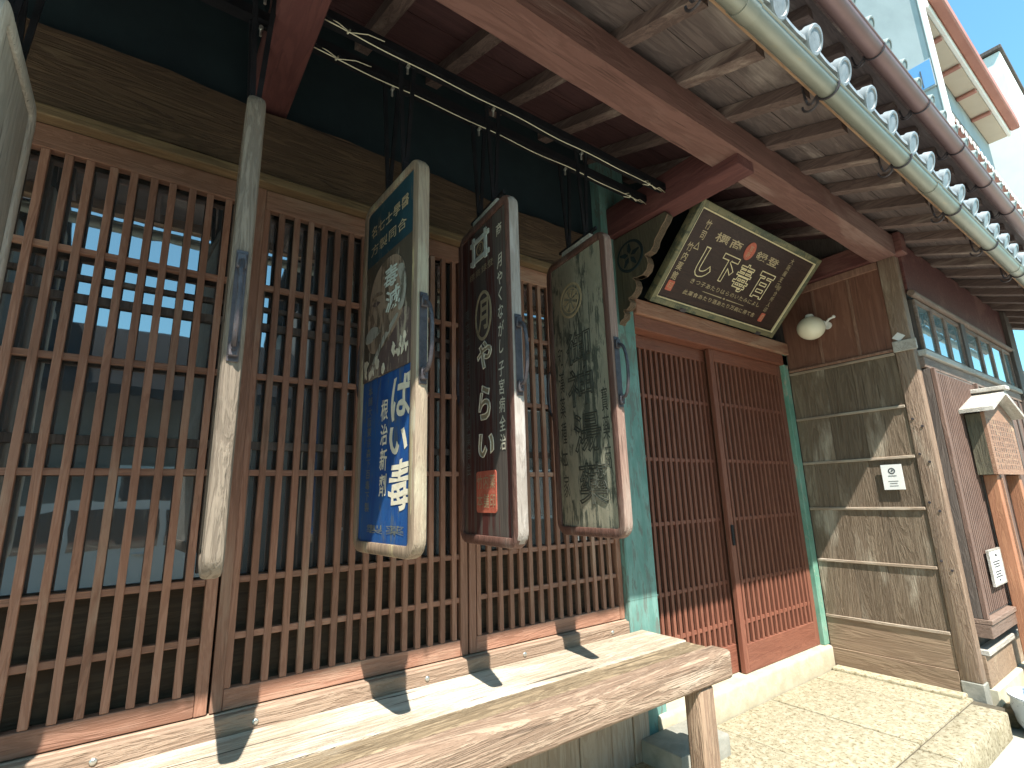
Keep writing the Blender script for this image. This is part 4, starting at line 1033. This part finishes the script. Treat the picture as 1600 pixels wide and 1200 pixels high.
for zz in (6.9, 3.6): 
    Wn = obj('window', nb(9.2, 11.8, -.50, -.481, zz - .6, zz + .5, 0), M['annex_d'], NB); obj('window_pane', nb(9.25, 11.75, -.506, -.501, zz - .55, zz + .45, 0), M['paneteal'], Wn)
FB = thing('white_building', 'plain white tower block corner against the blue sky at the right edge', 'building', (17, 0, 0))
obj('wall', nb(15, 20, -.80, 5, 0, 11.15, .02), M['concretew'], FB)
obj('parapet', nb(14.93, 20, -.85, 5, 11.16, 11.26, .01), M['annex_d'], FB)
bm = bmesh.new(); box(bm, 14.975, 14.998, -.62, -.5, 9.6, 10.2, .005); obj('wall_vent', bm, M['concrete'], FB)

# houses across the street (the photo shows them mirrored in the lattice glass)
def far_house(name, label, x0, x1, y, zw, zr_, mat):
    O = thing(name, label, 'house', ((x0 + x1) / 2, y - 2.5, 0))
    obj('wall', nb(x0, x1, y - 5, y, 0, zw, .02), mat, O)
    bm = bmesh.new(); prism(bm, [(y + .8, zw - .15), (y - 2.5, zr_), (y - 5.8, zw - .15), (y - 5.8, zw - .02), (y - 2.5, zr_ + .15), (y + .8, zw)], x0 - .2, x1 + .2, lambda u, v, a: (a, u, v)); obj('roof', bm, M['fartile'], O)
    n = max(1, int((x1 - x0) / 2.2)); 
    for fl in range(2 if zw > 5 else 1):
        for i in range(n):
            xc = x0 + (x1 - x0) * (i + .5) / n; z0 = .9 + fl * 2.7
            Wf = obj('window', nb(xc - .7, xc + .7, y, y + .03, z0, z0 + 1.2, .005), M['concretew'], O); obj('window_pane', nb(xc - .64, xc + .64, y + .031, y + .036, z0 + .06, z0 + 1.14, 0), M['pane'], Wf)
far_house('street_house', 'low dark tiled house across the street, mirrored below the sky in the glass', -1.7, 2.5, -8.5, 3.3, 5.0, M['farwall'])
far_house('street_house', 'tall dark house across the street, mirrored left of the sky patch', -9.0, -1.95, -8.2, 5.9, 7.6, M['farwall'])
far_house('street_house', 'tall dark house across the street, mirrored right of the sky patch', 2.75, 9.5, -8.2, 6.1, 7.8, M['farwall'])

CA = thing('parked_car', 'small pale car parked across the street, mirrored low in the left lattice glass', 'car', (-.6, -6.3, 0))
M['carpaint'] = mottle('pale_car_paint', (.55, .57, .56), (.58, .60, .59), 2, .25, 0, 0)
M['tyre'] = mottle('black_rubber', (.02, .02, .02), (.03, .03, .03), 20, .8)
def lamp_glass(n, c):
    mt, t, b = _mat(n); b.inputs['Base Color'].default_value = (*c, 1); b.inputs['Roughness'].default_value = .1; return mt
M['lampc'] = lamp_glass('clear_lamp', (.7, .7, .68)); M['lampr'] = lamp_glass('red_lamp', (.5, .03, .02))
cf = lambda u, v, a: (-.6 + u, a, v)
body = smooth_poly([(-1.66, .30), (-1.68, .62), (-1.60, .80), (-1.05, .92), (-.62, 1.40), (-.2, 1.49), (.9, 1.50), (1.45, 1.40), (1.62, .95), (1.68, .60), (1.65, .30), (.6, .24), (-.6, .24)], 6)
bmc = prism(bmesh.new(), body, -7.03, -5.57, cf); bmesh.ops.bevel(bmc, geom=[e for e in bmc.edges if len(e.link_faces) == 2 and e.calc_face_angle(0) > 1.2], offset=.06, segments=3, affect='EDGES')
obj('body', bmc, M['carpaint'], CA, smooth=True)
for a0, a1 in ((-5.569, -5.560), (-7.040, -7.031)):
    for q in ([(-.92, .95), (-.55, 1.36), (-.05, 1.41), (-.05, .95)], [(.02, .95), (.02, 1.41), (.85, 1.42), (.85, .95)], [(.92, .95), (.92, 1.41), (1.32, 1.34), (1.42, .98)]):
        obj('side_window', prism(bmesh.new(), q, a0, a1, cf), M['pane'], CA)
    obj('door_handle', nb(.62 - .6, .78 - .6, a0 - .01, a1 + .01, .86, .89, .005), M['bolt'], CA)
for u in (-1.05, 1.05):
    for y in (-5.66, -6.94):
        wh = obj('wheel', cyl(bmesh.new(), (-.6 + u, y - .10, .28), (-.6 + u, y + .10, .28), .28, n=28), M['tyre'], CA, smooth=True)
        obj('rim', cyl(bmesh.new(), (-.6 + u, y - .104, .28), (-.6 + u, y + .104, .28), .17, n=20), M['bolt'], wh, smooth=True)
for y in (-5.75, -6.85):
    obj('headlight', nb(-2.29, -2.22, y - .12, y + .12, .66, .78, .02), M['lampc'], CA); obj('tail_light', nb(1.02, 1.08, y - .06, y + .06, .75, 1.0, .02), M['lampr'], CA)
